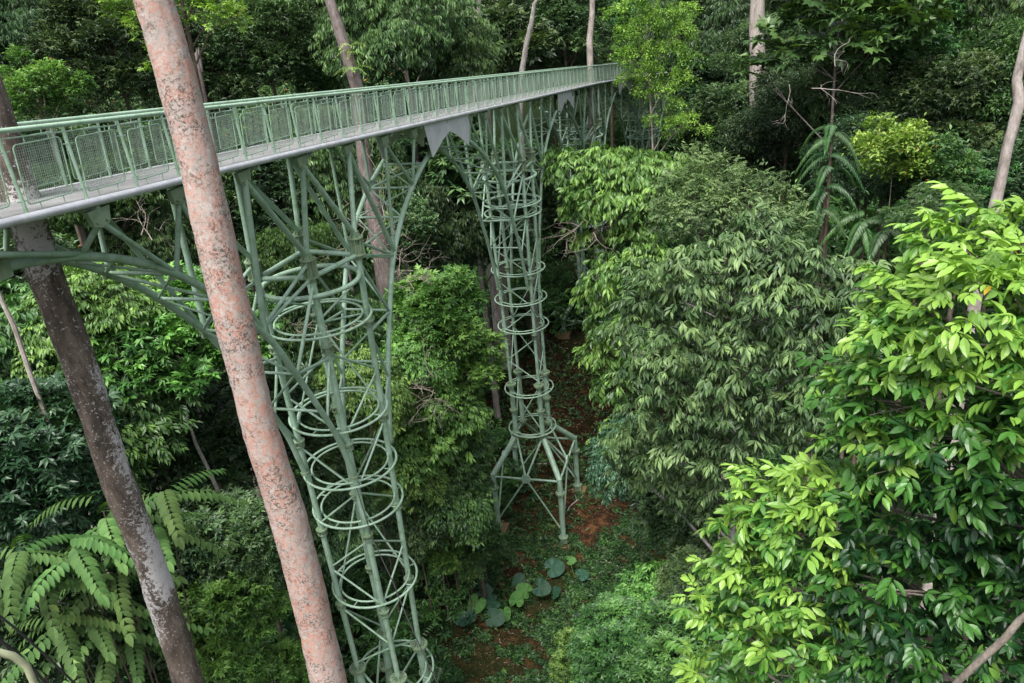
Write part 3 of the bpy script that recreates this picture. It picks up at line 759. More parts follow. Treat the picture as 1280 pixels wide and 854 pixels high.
# ------------------------------------------------------------------ background trees, each its own
BT = [
 ((-24.43, 45.90, 33.05), 'hang', 1.05, 'deep', 'brown', 'very dark tall tree filling the top left corner of the photo'),
 ((-17.82, 41.32, 31.06), 'dome', .82, 'dark', 'brown', 'round dense dark green tree between the top left corner and the pink trunk'),
 ((-16.96, 31.75, 30.65), 'airy', .50, 'fresh', 'twig', 'small open pale green tree with thin branches above the handrail at far left'),
 ((-18.97, 56.92, 29.07), 'dome_b', .95, 'deep', 'brown', 'blackish green tree directly behind the pink trunk over the handrail'),
 ((-12.98, 51.39, 30.60), 'dome_b', .78, 'dark', 'brown', 'rounded dark green tree right of the pink trunk above the handrail'),
 ((-14.40, 80.73, 30.98), 'fine', 1.2, 'grey', 'grey', 'hazy grey green tree far back behind the broken grey trunk'),
 ((-11.56, 56.84, 28.17), 'sparse', 1.1, 'grey', 'grey', 'small grey green tree at the handrail left of the broken grey trunk'),
 ((-4.82, 49.77, 30.97), 'hang', 1.0, 'grey', 'pale', 'large tree with drooping grey green leaves right of the broken grey trunk'),
 ((-1.65, 53.97, 28.81), 'hang_b', .85, 'grey', 'pale', 'lower drooping leaved tree just over the handrail in the middle of the walkway'),
 ((-0.09, 72.00, 31.34), 'fine', .95, 'dark', 'pale', 'small leaved dark tree at the top edge around the pale thick trunk'),
 ((2.06, 65.97, 27.82), 'big', .85, 'dark', 'brown', 'large leaved dark tree behind the thin curved pale trunk'),
 ((6.78, 71.68, 29.21), 'dome', .95, 'dark', 'brown', 'dark tree between the thin curved trunk and the straight pale trunk'),
 ((5.86, 75.77, 25.37), 'hang', .85, 'deep', 'brown', 'deep green drooping tree low behind the far handrail'),
 ((12.19, 83.11, 29.32), 'hang_b', 1.1, 'mid', 'brown', 'mid green tree behind the lime green tree near the end of the walkway'),
 ((18.60, 75.75, 27.00), 'hang', 1.2, 'deep', 'brown', 'tall blackish tree right of the lime green tree'),
 ((20.28, 71.17, 23.55), 'dome', .9, 'deep', 'brown', 'dark tree below the green roofed hut'),
 ((21.18, 64.62, 25.96), 'fine', .85, 'dark', 'pale', 'fine leaved dark tree around the foot of the pale trunk at the top edge'),
 ((17.62, 59.44, 21.64), 'dome_b', .85, 'dark', 'brown', 'dark rounded tree above the pale fine leaved crown'),
 ((19.28, 52.58, 22.61), 'fine_b', .85, 'deep', 'brown', 'deep green tree left of the climbing palm'),
 ((18.49, 57.08, 18.51), 'fine', .8, 'deep', 'brown', 'low blackish tree behind the top of the big drooping tree'),
 ((16.69, 63.85, 21.00), 'fine', .65, 'mid', 'brown', 'small mid green tree right of the lime tree foot'),
 ((24.76, 50.23, 27.03), 'dome', 1.05, 'mid', 'brown', 'leafy mid green tree right of the large lobed leaved tree'),
 ((22.58, 49.05, 24.09), 'fine_b', .95, 'dark', 'brown', 'dark tree hung with creepers above the lime shrub'),
 ((30.24, 51.82, 27.38), 'hang', 1.15, 'dark', 'brown', 'dark drooping tree at the top right'),
 ((25.49, 45.32, 23.91), 'dome_b', .85, 'dark', 'brown', 'dark green tree between the lime shrub and the right hand pale trunk'),
 ((30.65, 46.87, 24.58), 'fine', 1.15, 'mid', 'brown', 'mid green tree behind the right hand pale trunk'),
 ((24.02, 39.23, 21.37), 'airy', .65, 'mid', 'brown', 'blue green tree left of the foot of the right hand pale trunk'),
 ((27.31, 39.48, 21.01), 'dome', .8, 'deep', 'brown', 'deep green tree right of the foot of the right hand pale trunk'),
 ((21.75, 39.40, 22.16), 'sparse', .95, 'mid', 'brown', 'small leaved green tree under the lime shrub'),
 ((26.22, 70.27, 28.53), 'dome_b', 1.1, 'dark', 'brown', 'dark tree at the top edge behind the large lobed leaved tree'),
 ((21.37, 45.20, 21.36), 'fine_b', .75, 'deep', 'brown', 'shaded tree just right of the climbing palm'),
 # between and behind the towers
 ((-3.31, 49.89, 22.14), 'big', .95, 'dark', 'brown', 'dark tree with star shaped leaf clusters seen between the first two towers'),
 ((-4.50, 46.78, 19.28), 'hang', .75, 'deep', 'brown', 'deep green tree in shadow below the star leaved tree'),
 ((-1.64, 55.98, 16.22), 'dome', .85, 'deep', 'brown', 'shaded tree left of the second tower ring stack'),
 ((1.66, 61.98, 17.38), 'dome_b', .9, 'deep', 'brown', 'deep green tree seen through the upper lattice of the second tower'),
 ((5.89, 75.77, 13.54), 'dome', 1.1, 'deep', 'brown', 'shaded tree right of the second tower below the third tower'),
 ((-9.51, 45.01, 23.58), 'hang', .95, 'dark', 'brown', 'dark drooping tree seen through the top struts of the nearest tower'),
 ((-13.37, 41.92, 22.93), 'dome', .85, 'deep', 'brown', 'deep green tree just right of the pink trunk below the deck'),
 ((-9.51, 35.76, 21.93), 'hang_b', .55, 'mid', 'brown', 'mid green tree with yellow green tips behind the nearest tower collar'),
 ((-15.37, 39.09, 24.69), 'airy', .75, 'mid', 'twig', 'open green tree below the deck just left of the pink trunk'),
 ((-15.80, 32.35, 26.74), 'hang_b', .55, 'mid', 'twig', 'green tree seen through the left handrail mesh and below it'),
 ((-14.83, 32.80, 23.79), 'hang', .55, 'dark', 'brown', 'dark green tree behind the left arch rib'),
 ((-19.20, 32.79, 26.95), 'dome', .6, 'deep', 'brown', 'shaded tree behind the dark lichen trunk at the left edge'),
 ((-18.44, 28.56, 23.95), 'dome_b', .62, 'deep', 'grey', 'deep green tree below the arch at the left edge'),
 ((-5.29, 41.66, 20.90), 'sparse', .8, 'grey', 'twig', 'sparse grey green tree amid dry vines by the reddish trunk'),
 ((-8.98, 35.89, 17.70), 'hang', .7, 'dark', 'brown', 'dark tree seen inside the upper rings of the nearest tower'),
]
for (c, k, s, lm, bk, lb) in BT: tree(c, k, s, lm, bk, lb)
# ------------------------------------------------------------------ trees and bushes of the middle distance
MT = [
 ((-11.04, 24.64, 22.99), 'near_round', 1.0, 'fresh', 'grey', 'bright green tree with pale leaf clusters between the dark and pink trunks', 'tree'),
 ((-12.89, 23.73, 24.01), 'near_hang', .8, 'fresh', 'twig', 'yellow green bush against the right side of the dark trunk', 'shrub'),
 ((-12.53, 23.92, 21.41), 'near_hang', 1.0, 'mid', 'brown', 'mid green tree just right of the dark trunk at half height', 'tree'),
 ((-15.64, 24.42, 22.08), 'near_hang', 1.15, 'mid', 'brown', 'mid green tree left of the dark trunk at half height', 'tree'),
 ((-18.34, 26.23, 21.43), 'near_round_b', 1.1, 'dark', 'brown', 'dark tree at the left edge at half height', 'tree'),
 ((-13.69, 22.10, 20.64), 'near_hang', .9, 'fresh', 'brown', 'green bush left of the dark trunk above the long compound fronds', 'shrub'),
 ((-14.01, 19.49, 21.65), 'near_round', 1.0, 'blue', 'brown', 'grey blue green tree low at the left edge', 'tree'),
 ((-13.92, 19.55, 19.94), 'near_hang', .85, 'blue', 'brown', 'blue green bush behind the tips of the long fronds', 'shrub'),
 ((-12.47, 25.07, 17.97), 'near_round_b', 1.0, 'deep', 'brown', 'blackish bush between the two big trunks above the fronds', 'shrub'),
 ((-11.88, 28.63, 18.07), 'near_round', 1.15, 'deep', 'brown', 'deep green tree just left of the pink trunk at half height', 'tree'),
 ((-10.92, 21.37, 16.96), 'near_round', .8, 'deep', 'brown', 'dark bush right of the dark trunk near the bottom', 'shrub'),
 ((-9.46, 20.96, 17.12), 'near_round', .62, 'dark', 'brown', 'dark small bush touching the left side of the pink trunk', 'shrub'),
 ((-9.83, 19.68, 15.03), 'near_round_b', .75, 'fresh', 'brown', 'bright fine bush at the bottom between the two big trunks', 'shrub'),
 ((-8.94, 20.10, 12.39), 'near_round', .55, 'fresh', 'brown', 'green bush at the bottom edge left of the pink trunk foot', 'shrub'),
 ((-14.51, 17.84, 18.27), 'near_round', .9, 'deep', 'brown', 'dark bush in the bottom left corner behind the cables', 'shrub'),
 ((-13.60, 19.77, 14.03), 'near_round_b', .9, 'deep', 'brown', 'dark bush at the bottom edge under the long fronds', 'shrub'),
 ((-10.18, 29.28, 15.97), 'near_round', .9, 'dark', 'brown', 'dark bush between pink trunk and the rings of the nearest tower', 'shrub'),
 ((-9.25, 30.64, 11.12), 'near_hang', .9, 'dark', 'brown', 'dark bush seen through the middle rings of the nearest tower', 'shrub'),
 ((-6.94, 31.24, 16.68), 'near_hang', .85, 'fresh', 'brown', 'leafy bush seen inside the rings above the black cable', 'shrub'),
 ((-3.55, 35.82, 18.68), 'near_round', .95, 'fresh', 'brown', 'bright leafy top of the tree standing between the first two towers', 'tree'),
 ((-2.83, 34.89, 16.25), 'near_round_b', 1.0, 'fresh', 'brown', 'mid green tree with scattered red leaves left of the second tower', 'tree'),
 ((-4.82, 33.66, 16.64), 'near_hang', .75, 'fresh', 'twig', 'leafy bush tangled with dry twigs right of the nearest tower', 'shrub'),
 ((-4.12, 33.75, 13.23), 'near_hang', 1.0, 'fresh', 'brown', 'drooping leaved bush right of the rings at mid height', 'shrub'),
 ((-3.49, 34.83, 11.09), 'near_hang', .8, 'mid', 'brown', 'bush reaching toward the left foot of the second tower', 'shrub'),
 ((-5.48, 32.54, 11.17), 'near_hang', .6, 'fresh', 'brown', 'bush with bright yellow green compound leaves beside the nearest tower', 'shrub'),
 ((-4.06, 33.76, 8.70), 'near_hang', .9, 'mid', 'brown', 'leafy skirt of the thicket just above the fresh green low bush', 'shrub'),
 ((-6.02, 33.97, 8.01), 'near_hang', .62, 'dark', 'brown', 'dark bush beside the lower rings left of the fresh green low bush', 'shrub'),
 ((-2.83, 35.89, 5.50), 'near_round', .5, 'mid', 'brown', 'small bush just below the left footing of the second tower', 'shrub'),
 ((-5.25, 33.59, 7.35), 'sparse', .5, 'fresh', 'brown', 'loose yellow green bush right of the lowest full ring', 'shrub'),
 ((-2.61, 35.91, 4.52), 'near_hang', .42, 'mid', 'brown', 'low bush on the bank below the left footing of the second tower', 'shrub'),
 ((-4.72, 34.18, 5.78), 'near_round', .46, 'fresh', 'brown', 'rounded low bush of fresh green leaves above the elephant ear leaves', 'shrub'),
 ((-6.73, 32.82, 7.22), 'near_round', .42, 'dark', 'brown', 'dark low bush just behind the lower rings of the nearest tower', 'shrub'),
 ((-3.46, 33.82, 4.70), 'sparse', .38, 'mid', 'brown', 'small loose bush directly above the two bright elephant ear leaves', 'shrub'),
 ((-1.30, 32.97, -2.48), 'near_round', .62, 'fresh', 'brown', 'small feathery bright bush at the bottom edge beside the muddy path', 'shrub'),
 ((3.12, 24.80, 7.60), 'near_round', .75, 'mid', 'brown', 'glossy bush of leaf rosettes at the bottom edge right of the clearing', 'shrub'),
 ((2.00, 25.92, 5.44), 'near_round_b', .6, 'fresh', 'brown', 'yellow tipped bush at the left rim of the bottom thicket', 'shrub'),
 ((5.67, 27.42, 6.80), 'near_hang', .8, 'fresh', 'brown', 'bright sprigged bush above the glossy rosette bush', 'shrub'),
 ((5.45, 23.37, 7.92), 'near_round', .85, 'mid', 'brown', 'leafy bush under the left tip of the foreground bright tree', 'shrub'),
 ((7.09, 26.05, 9.00), 'near_round_b', .8, 'dark', 'brown', 'dark bush between the clearing and the foreground bright tree', 'shrub'),
 ((5.61, 32.52, 11.12), 'near_hang', .9, 'blue', 'brown', 'dark bluish bush low under the left flank of the big drooping tree', 'shrub'),
 ((7.03, 30.19, 10.07), 'near_round', .9, 'deep', 'brown', 'shaded bush at the foot of the big drooping tree', 'shrub'),
 ((18.65, 33.11, 22.35), 'feather', .42, 'mid', 'brown', 'bush with reddish tips left of the right hand pale trunk', 'shrub'),
 ((19.73, 39.33, 23.57), 'sparse', .75, 'lime', 'twig', 'glowing lime green shrub beside the climbing palm', 'shrub'),
]
for (c, k, s, lm, bk, lb, ct) in MT: tree(c, k, s, lm, bk, lb, ct, tr=.12 if ct == 'tree' else .05)

custom_tree('broadleaf_tree', [((-8.87, 28.66, 33.05), .85, .1), ((-9.55, 28.44, 33.21), .8), ((-8.21, 28.86, 32.74), .6, .1), ((-8.43, 28.79, 33.66), .9), ((-10.83, 27.98, 32.85), .75, .1), ((-11.15, 27.85, 33.35), .8), ((-10.62, 28.06, 32.17), .45, .1), ((-11.21, 27.83, 34.01), .9), ((-9.87, 28.33, 34.01), 1.0), ((-11.11, 27.87, 31.49), .25)],
  S_whn[:4], 22, 'lime', 'brown', (-10.67, 29.10, 30.41)[:2], (-9.72, 28.91, 33.89), .16, 'bright yellow green boughs spreading either side of the pink trunk at the top edge', tint0=.6, scale=(.4, .75))
# lime green tree in front of the far end
custom_tree('broadleaf_tree', [((10.63, 54.98, 29.62), 1.24), ((9.84, 55.13, 27.72), 1.18), ((11.87, 54.73, 27.82), 1.24), ((11.15, 54.88, 31.25), 1.12), ((12.62, 54.56, 26.27), 0.81), ((9.36, 55.21, 29.24), 0.93), ((10.32, 55.04, 25.50), 0.62), ((12.37, 54.62, 23.17), 0.81), ((10.81, 54.95, 23.79), 0.50), ((13.14, 54.44, 23.66), 0.62), ((11.71, 54.76, 25.71), 0.74), ((9.90, 55.12, 30.88), 0.87), ((12.86, 54.50, 29.21), 0.74), ((8.82, 55.30, 28.04), 0.69), ((8.63, 55.33, 30.51), 0.69), ((13.10, 54.45, 30.39), 0.69), ((10.59, 54.99, 26.65), 0.86), ((11.39, 54.83, 30.29), 0.95), ((12.11, 54.67, 24.76), 0.52), ((10.18, 55.07, 32.50), 0.86), ((9.04, 55.27, 26.51), 0.52), ((13.36, 54.38, 27.47), 0.60), ((14.16, 54.18, 22.81), 0.43)],
  S_sp, 11, 'lime', 'twig', (11.35, 54.84, 18.25)[:2], (10.53, 55.00, 29.87), .13, 'slender yellow green tree standing in front of the far end of the walkway', tint0=.60, scale=(.6, 1.0), shell=.5)
# tree with glossy big leaves and hanging column beside the second tower
custom_tree('broadleaf_tree', [((4.58, 45.77, 22.79), 1.3), ((6.41, 45.55, 23.13), 1.5), ((8.01, 44.28, 22.80), 1.5), ((9.73, 43.94, 22.71), 1.3), ((5.53, 44.66, 21.57), 1.6), ((7.15, 43.42, 21.27), 1.7), ((4.69, 45.76, 20.42), 1.1), ((8.87, 43.10, 21.64), 1.4), ((5.08, 45.72, 18.68), .8), ((7.32, 43.39, 19.17), 1.6), ((6.23, 42.55, 17.65), 1.4), ((5.17, 43.70, 15.86), 1.1), ((6.14, 42.56, 14.70), 1.4), ((5.38, 42.66, 12.67), 1.2), ((6.10, 41.55, 11.02), 1.3), ((7.80, 41.27, 17.94), 1.6), ((7.78, 40.26, 14.52), 1.8), ((3.80, 46.85, 23.58), .8), ((5.95, 39.56, 8.94), 1.3), ((10.79, 43.69, 22.22), .9)],
  [sp_droop(.42, .15, 8, 1, .9) for _ in range(4)], 5.5, 'fresh', 'brown', (7.65, 43.33, 13.18)[:2], (7.57, 44.36, 22.82), .25, 'glossy large leaved tree with a hanging leafy column beside the second tower', droop=-.2, tint0=.42, nl=20)
# fine grey crown above the drooping tree
custom_tree('broadleaf_tree', [((8.75, 36.98, 23.34), 1.3), ((10.17, 36.61, 23.67), 1.5), ((11.26, 35.25, 23.33), 1.5), ((12.27, 34.91, 22.77), 1.2), ((9.06, 35.87, 22.44), 1.5), ((10.33, 34.49, 22.70), 1.6), ((8.21, 37.10, 21.99), 1.2), ((11.18, 33.17, 22.26), 1.3), ((9.52, 37.82, 24.42), 1.0), ((12.76, 33.66, 22.14), .9)],
  [sp_spray(.24, .075, 11, 1, 2.6) for _ in range(4)] + [sp_pinnate(.5, .17, .06, 7, 1, .5, .45) for _ in range(3)], 9, 'grey', 'twig', (10.88, 36.41, 15.90)[:2], (10.70, 36.46, 23.09), .2, 'pale feathery crown rising behind the big drooping tree', tint0=.58, shell=.45)
# big drooping tree
bl = []
for (a, b, D_, r_) in []: pass
custom_tree('broadleaf_tree', [((10.77, 22.56, 23.61), 0.77), ((11.00, 22.45, 22.57), 0.69), ((10.42, 22.18, 21.65), 0.77), ((11.21, 22.90, 23.97), 0.60), ((10.31, 22.23, 20.22), 0.69), ((10.13, 22.85, 19.01), 0.60), ((3.77, 26.23, 16.35), 0.69), ((3.76, 26.23, 21.09), 0.60), ((4.65, 26.09, 23.50), 0.69), ((4.66, 22.52, 20.86), 0.59), ((5.86, 22.55, 20.08), 0.75), ((7.92, 22.44, 25.25), 0.62), ((5.10, 23.66, 23.49), 0.61), ((9.72, 21.83, 21.39), 0.69), ((8.11, 22.59, 24.41), 0.76), ((8.74, 23.32, 16.26), 0.73), ((7.17, 22.06, 18.72), 0.60), ((7.37, 21.47, 23.49), 0.83), ((6.17, 22.68, 17.76), 0.54), ((7.25, 24.66, 14.62), 0.61), ((6.03, 22.71, 22.60), 0.57), ((7.54, 21.73, 20.55), 0.62), ((4.61, 26.40, 14.71), 0.76), ((9.85, 22.00, 20.28), 0.82), ((3.81, 26.63, 15.47), 0.66), ((6.23, 22.87, 24.47), 0.70), ((5.29, 23.10, 17.96), 0.84), ((5.94, 24.28, 15.74), 0.83), ((6.06, 25.49, 13.86), 0.73), ((10.25, 22.03, 22.23), 0.80), ((6.39, 21.57, 21.42), 0.66), ((6.84, 21.85, 22.11), 0.56), ((8.66, 22.06, 23.72), 0.81), ((7.78, 21.54, 21.81), 0.77), ((8.26, 21.79, 22.78), 0.61), ((4.81, 22.70, 21.67), 0.90), ((5.29, 22.38, 22.66), 0.70), ((4.74, 23.83, 17.13), 0.61), ((8.50, 22.34, 24.88), 0.88), ((6.84, 23.53, 16.47), 0.86), ((4.35, 24.01, 22.38), 0.76), ((6.57, 22.77, 23.76), 0.73), ((9.24, 21.93, 23.40), 0.89), ((7.25, 24.97, 14.21), 0.89), ((5.61, 22.72, 23.85), 0.82), ((6.94, 21.72, 22.33), 0.90), ((9.78, 22.90, 23.93), 0.65), ((6.94, 22.45, 22.97), 0.60), ((5.56, 22.94, 24.77), 0.80), ((8.38, 21.42, 22.27), 0.72), ((6.24, 22.24, 22.05), 0.55), ((8.61, 22.40, 18.45), 0.64), ((7.46, 22.60, 24.90), 0.66), ((7.98, 23.69, 25.43), 0.81), ((9.00, 21.49, 21.27), 0.57), ((6.32, 22.95, 25.07), 0.69), ((10.61, 23.19, 23.96), 0.59), ((3.82, 25.92, 16.61), 0.79), ((4.53, 24.08, 23.05), 0.89), ((4.86, 23.81, 18.48), 0.67), ((10.95, 22.59, 22.73), 0.65), ((6.21, 22.67, 18.55), 0.73), ((5.25, 24.65, 15.78), 0.66), ((7.78, 22.39, 19.19), 0.64), ((7.38, 22.20, 24.31), 0.86), ((8.23, 22.12, 19.77), 0.65), ((8.12, 22.26, 24.77), 0.83), ((8.56, 21.24, 20.56), 0.58), ((9.07, 21.79, 22.69), 0.73), ((4.43, 23.59, 24.02), 0.55), ((9.19, 21.63, 19.62), 0.82), ((6.92, 22.04, 19.81), 0.89), ((6.48, 22.38, 20.51), 0.89), ((7.81, 23.33, 15.57), 0.60), ((4.07, 23.04, 21.15), 0.70), ((4.20, 23.22, 22.03), 0.55), ((6.99, 23.17, 25.17), 0.57), ((4.16, 23.54, 19.50), 0.63), ((7.07, 23.14, 17.32), 0.69), ((5.25, 22.50, 20.14), 0.55), ((5.57, 22.73, 19.16), 0.77), ((5.97, 22.42, 21.38), 0.87), ((4.20, 24.54, 17.89), 0.63), ((7.89, 21.60, 23.95), 0.82), ((10.37, 27.62, 19.07), 1.14), ((6.79, 26.23, 22.65), 1.17), ((10.74, 26.29, 16.39), 1.18), ((11.00, 26.61, 16.96), 1.09), ((8.17, 26.26, 22.50), 1.18), ((10.98, 25.97, 19.48), 1.07), ((8.21, 27.19, 17.05), 1.27), ((6.49, 27.85, 20.94), 1.08), ((10.97, 27.71, 16.25), 1.15), ((5.74, 28.02, 18.83), 1.12), ((7.50, 28.74, 17.09), 0.98), ((9.33, 26.93, 20.58), 1.26), ((10.64, 25.47, 19.01), 1.26), ((6.85, 28.69, 20.01), 1.06), ((7.52, 28.84, 14.85), 1.06), ((7.50, 26.35, 21.70), 1.03)],
  [sp_fan(.38, .11, 8, 1, .95) for _ in range(5)] + [sp_fan(.32, .10, 9, 1, .6) for _ in range(4)] + [sp_droop(.32, .10, 8, 1, .7) for _ in range(2)], 9.5, 'grey', 'grey', (8.00, 24.74, 15.42)[:2], (7.52, 24.89, 23.36), .22, 'huge rounded tree with drooping grey green leaves filling the middle right', droop=-.05, tint0=.45, nl=50, low=.10, shell=.5, spin=1.0, scale=(.6, 1.3))
custom_tree('broadleaf_tree', [((4.04, 6.44, 30.00), 0.62, 0.08), ((4.23, 6.07, 30.24), 0.60, 0.08), ((3.79, 6.82, 30.01), 0.40, 0.08), ((4.00, 5.99, 30.11), 0.70, 0.08), ((3.71, 6.40, 29.89), 0.60, 0.08), ((3.53, 6.62, 29.57), 0.42, 0.08), ((3.43, 6.56, 29.10), 0.42, 0.00), ((3.62, 6.22, 29.26), 0.55, 0.00), ((3.87, 5.95, 29.54), 0.60, 0.00), ((4.09, 5.68, 29.66), 0.60, 0.00), ((3.38, 6.58, 28.56), 0.42, 0.00), ((3.57, 6.25, 28.65), 0.50, 0.00), ((3.79, 5.89, 28.86), 0.55, -0.32), ((4.05, 5.59, 29.02), 0.60, -0.32), ((3.26, 6.87, 29.13), 0.30, 0.00), ((4.20, 6.81, 30.54), 0.45, 0.08), ((4.53, 6.59, 30.57), 0.40, 0.08), ((2.62, 7.13, 27.64), 0.42, 0.06), ((2.32, 7.24, 27.21), 0.36, 0.06), ((2.76, 6.87, 27.45), 0.45, 0.06), ((2.18, 7.18, 26.60), 0.34, 0.06), ((2.49, 6.86, 26.83), 0.45, 0.06), ((2.95, 6.89, 27.92), 0.35, 0.06), ((3.01, 6.54, 27.57), 0.50, 0.06), ((2.80, 6.52, 26.87), 0.50, 0.06), ((2.35, 6.91, 26.11), 0.40, 0.00), ((2.06, 7.00, 25.81), 0.35, 0.00), ((2.58, 6.51, 26.00), 0.50, 0.00), ((3.20, 6.67, 27.95), 0.40, 0.06), ((3.23, 6.21, 27.20), 0.50, -0.42), ((3.04, 6.20, 26.49), 0.50, 0.00), ((3.51, 6.28, 27.90), 0.50, -0.42), ((3.56, 5.91, 27.32), 0.50, -0.42), ((3.46, 5.86, 26.56), 0.50, -0.42), ((1.95, 7.14, 26.18), 0.25, 0.06), ((3.93, 6.04, 27.95), 0.50, -0.42), ((4.11, 5.67, 28.30), 0.50, -0.42), ((4.05, 5.83, 27.34), 0.45, -0.42), ((4.30, 5.53, 27.76), 0.50, -0.42), ((3.97, 5.77, 26.59), 0.45, -0.42), ((4.37, 5.60, 26.92), 0.50, -0.42), ((4.47, 5.64, 29.93), 0.75, 0.08), ((4.63, 5.52, 28.77), 0.90, -0.42), ((4.79, 5.37, 27.47), 0.90, -0.42), ((2.08, 6.89, 25.29), 0.40, 0.00)],
  [sp_whorl(.165, .064, 7, 0, -.15, .3) for _ in range(9)] + [sp_droop(.155, .062, 8, 0, .5) for _ in range(5)], 40, 'near', 'twig', (6.54, 6.18, 27.15)[:2], (5.55, 6.30, 29.67), .16, 'nearest tree with big bright yellow green leaves at the right edge', tint0=.55, low=.45, scale=(.6, 1.15), nl=46, shell=.6)  # inner blobs get lower tint: older leaves plus crown shading in the colour
# ------------------------------------------------------------------ slim trunks among the background
trunk('pale_trunk', [(-6.66, 38.43, 34.29, 0.208), (-6.61, 38.44, 33.00, 0.197), (-6.39, 38.47, 31.66, 0.243), (-6.19, 38.50, 30.28, 0.277), (-6.03, 38.53, 29.28, 0.295), (-6.23, 38.50, 25.92, 0.367), (-6.15, 38.51, 22.76, 0.395), (-6.13, 38.51, 20.25, 0.438), (-6.11, 38.52, 17.60, 0.466), (-6.06, 38.53, 16.22, 0.506)], 'red', 'broken grey brown trunk crossing the handrail behind the nearest tower', 'tree trunk', 14, .09)
trunk('pale_trunk', [(-0.26, 60.00, 34.16, 0.518), (-0.57, 60.00, 31.15, 0.557), (-0.68, 60.00, 28.51, 0.597), (-0.73, 60.00, 25.21, 0.640)], 'pale', 'thick pale trunk at the top edge above the middle of the walkway')
trunk('pale_trunk', [(5.03, 59.79, 33.22, 0.109), (3.70, 59.89, 31.56, 0.139), (3.39, 59.90, 30.29, 0.168), (2.95, 59.93, 29.01, 0.184), (2.46, 59.95, 27.05, 0.201), (2.08, 59.96, 23.82, 0.235)], 'grey', 'thin curved pale trunk above the handrail left of the straight one')
trunk('pale_trunk', [(8.56, 65.44, 32.98, 0.180), (8.38, 65.47, 30.21, 0.214), (8.12, 65.50, 28.50, 0.247), (8.09, 65.50, 26.44, 0.267), (8.05, 65.51, 22.46, 0.290)], 'pale', 'straight slim pale trunk just left of the lime green tree')
trunk('pale_trunk', [(18.37, 57.12, 32.54, 0.473), (18.39, 57.11, 30.60, 0.480), (18.41, 57.10, 28.81, 0.513), (18.68, 57.02, 24.41, 0.558)], 'pale', 'thick pale trunk cut by the top edge right of the hut')
trunk('pale_trunk', [(18.66, 28.42, 31.25, 0.147), (18.51, 28.52, 29.62, 0.151), (18.46, 28.55, 28.43, 0.168), (18.62, 28.45, 27.67, 0.198), (18.57, 28.48, 26.78, 0.186), (18.51, 28.52, 26.07, 0.188), (18.48, 28.54, 24.75, 0.192), (18.41, 28.59, 23.15, 0.212), (18.33, 28.63, 21.29, 0.233)], 'pale', 'kinked pale grey trunk near the right edge', 'tree trunk', 12, .06)
trunk('pale_trunk', [(-15.88, 47.41, 29.95, 0.112), (-15.80, 47.44, 31.20, 0.133), (-15.98, 47.38, 30.60, 0.155), (-16.09, 47.34, 28.24, 0.181)], 'red', 'short leaning brown trunk in shade right of the pink trunk top')
trunk('dead_stem', [(-10.57, 22.66, 21.45, 0.032), (-10.54, 22.67, 20.25, 0.052), (-10.39, 22.74, 19.11, 0.060), (-10.28, 22.79, 18.04, 0.068), (-10.11, 22.87, 16.01, 0.070)], 'grey', 'thin bare grey stem leaning among dark bushes between the two big trunks', 'dead stem', 7)
trunk('dead_stem', [(-13.24, 20.01, 27.35, 0.041), (-13.23, 20.02, 26.57, 0.052), (-13.18, 20.06, 25.80, 0.064), (-13.21, 20.04, 24.57, 0.065)], 'pale', 'short pale leaning stem at the left edge below the arch', 'dead stem', 7)
trunk('bare_trunk', [(3.37, 3.96, 29.02, 0.024), (3.27, 4.05, 28.77, 0.022), (3.22, 4.09, 28.56, 0.022), (3.12, 4.16, 28.28, 0.023), (3.01, 4.24, 27.94, 0.021)], 'twig', 'bare brown branch crossing the bottom right corner', 'branch', 9, .1)
bare('dry_bush', (-5.75, 34.53, 23.48), 2.4, 14, 'tangle of dry brown vines around the reddish trunk behind the nearest tower', 'dry vines')
bare('dry_bush', (-3.80, 32.78, 22.37), 1.6, 7, 'leafless twiggy bush right of the nearest tower arch', 'dry bush')
bare('dry_bush', (-3.78, 30.77, 17.59), 1.7, 9, 'pale bare twigs in front of the leafy bush right of the rings', 'dry bush')
bare('dry_bush', (-8.14, 31.98, 20.52), 1.4, 9, 'dry twigs seen inside the topmost double ring', 'dry bush')
bare('dry_bush', (-8.61, 29.78, 16.68), 1.2, 7, 'dry twigs seen inside the second double ring', 'dry bush')
bare('dry_bush', (4.92, 43.72, 20.71), 2.2, 10, 'hanging brown vines under the glossy large leaved tree', 'dry vines')
bare('dry_bush', (16.98, 42.75, 27.30), 2.2, 3, 'pale forked bare branches above the climbing palm', 'dry bush', 'pale')
bare('dry_bush', (-13.49, 30.12, 26.13), 1.5, 3, 'dry brown branches seen under the deck left of the pink trunk', 'dry bush')

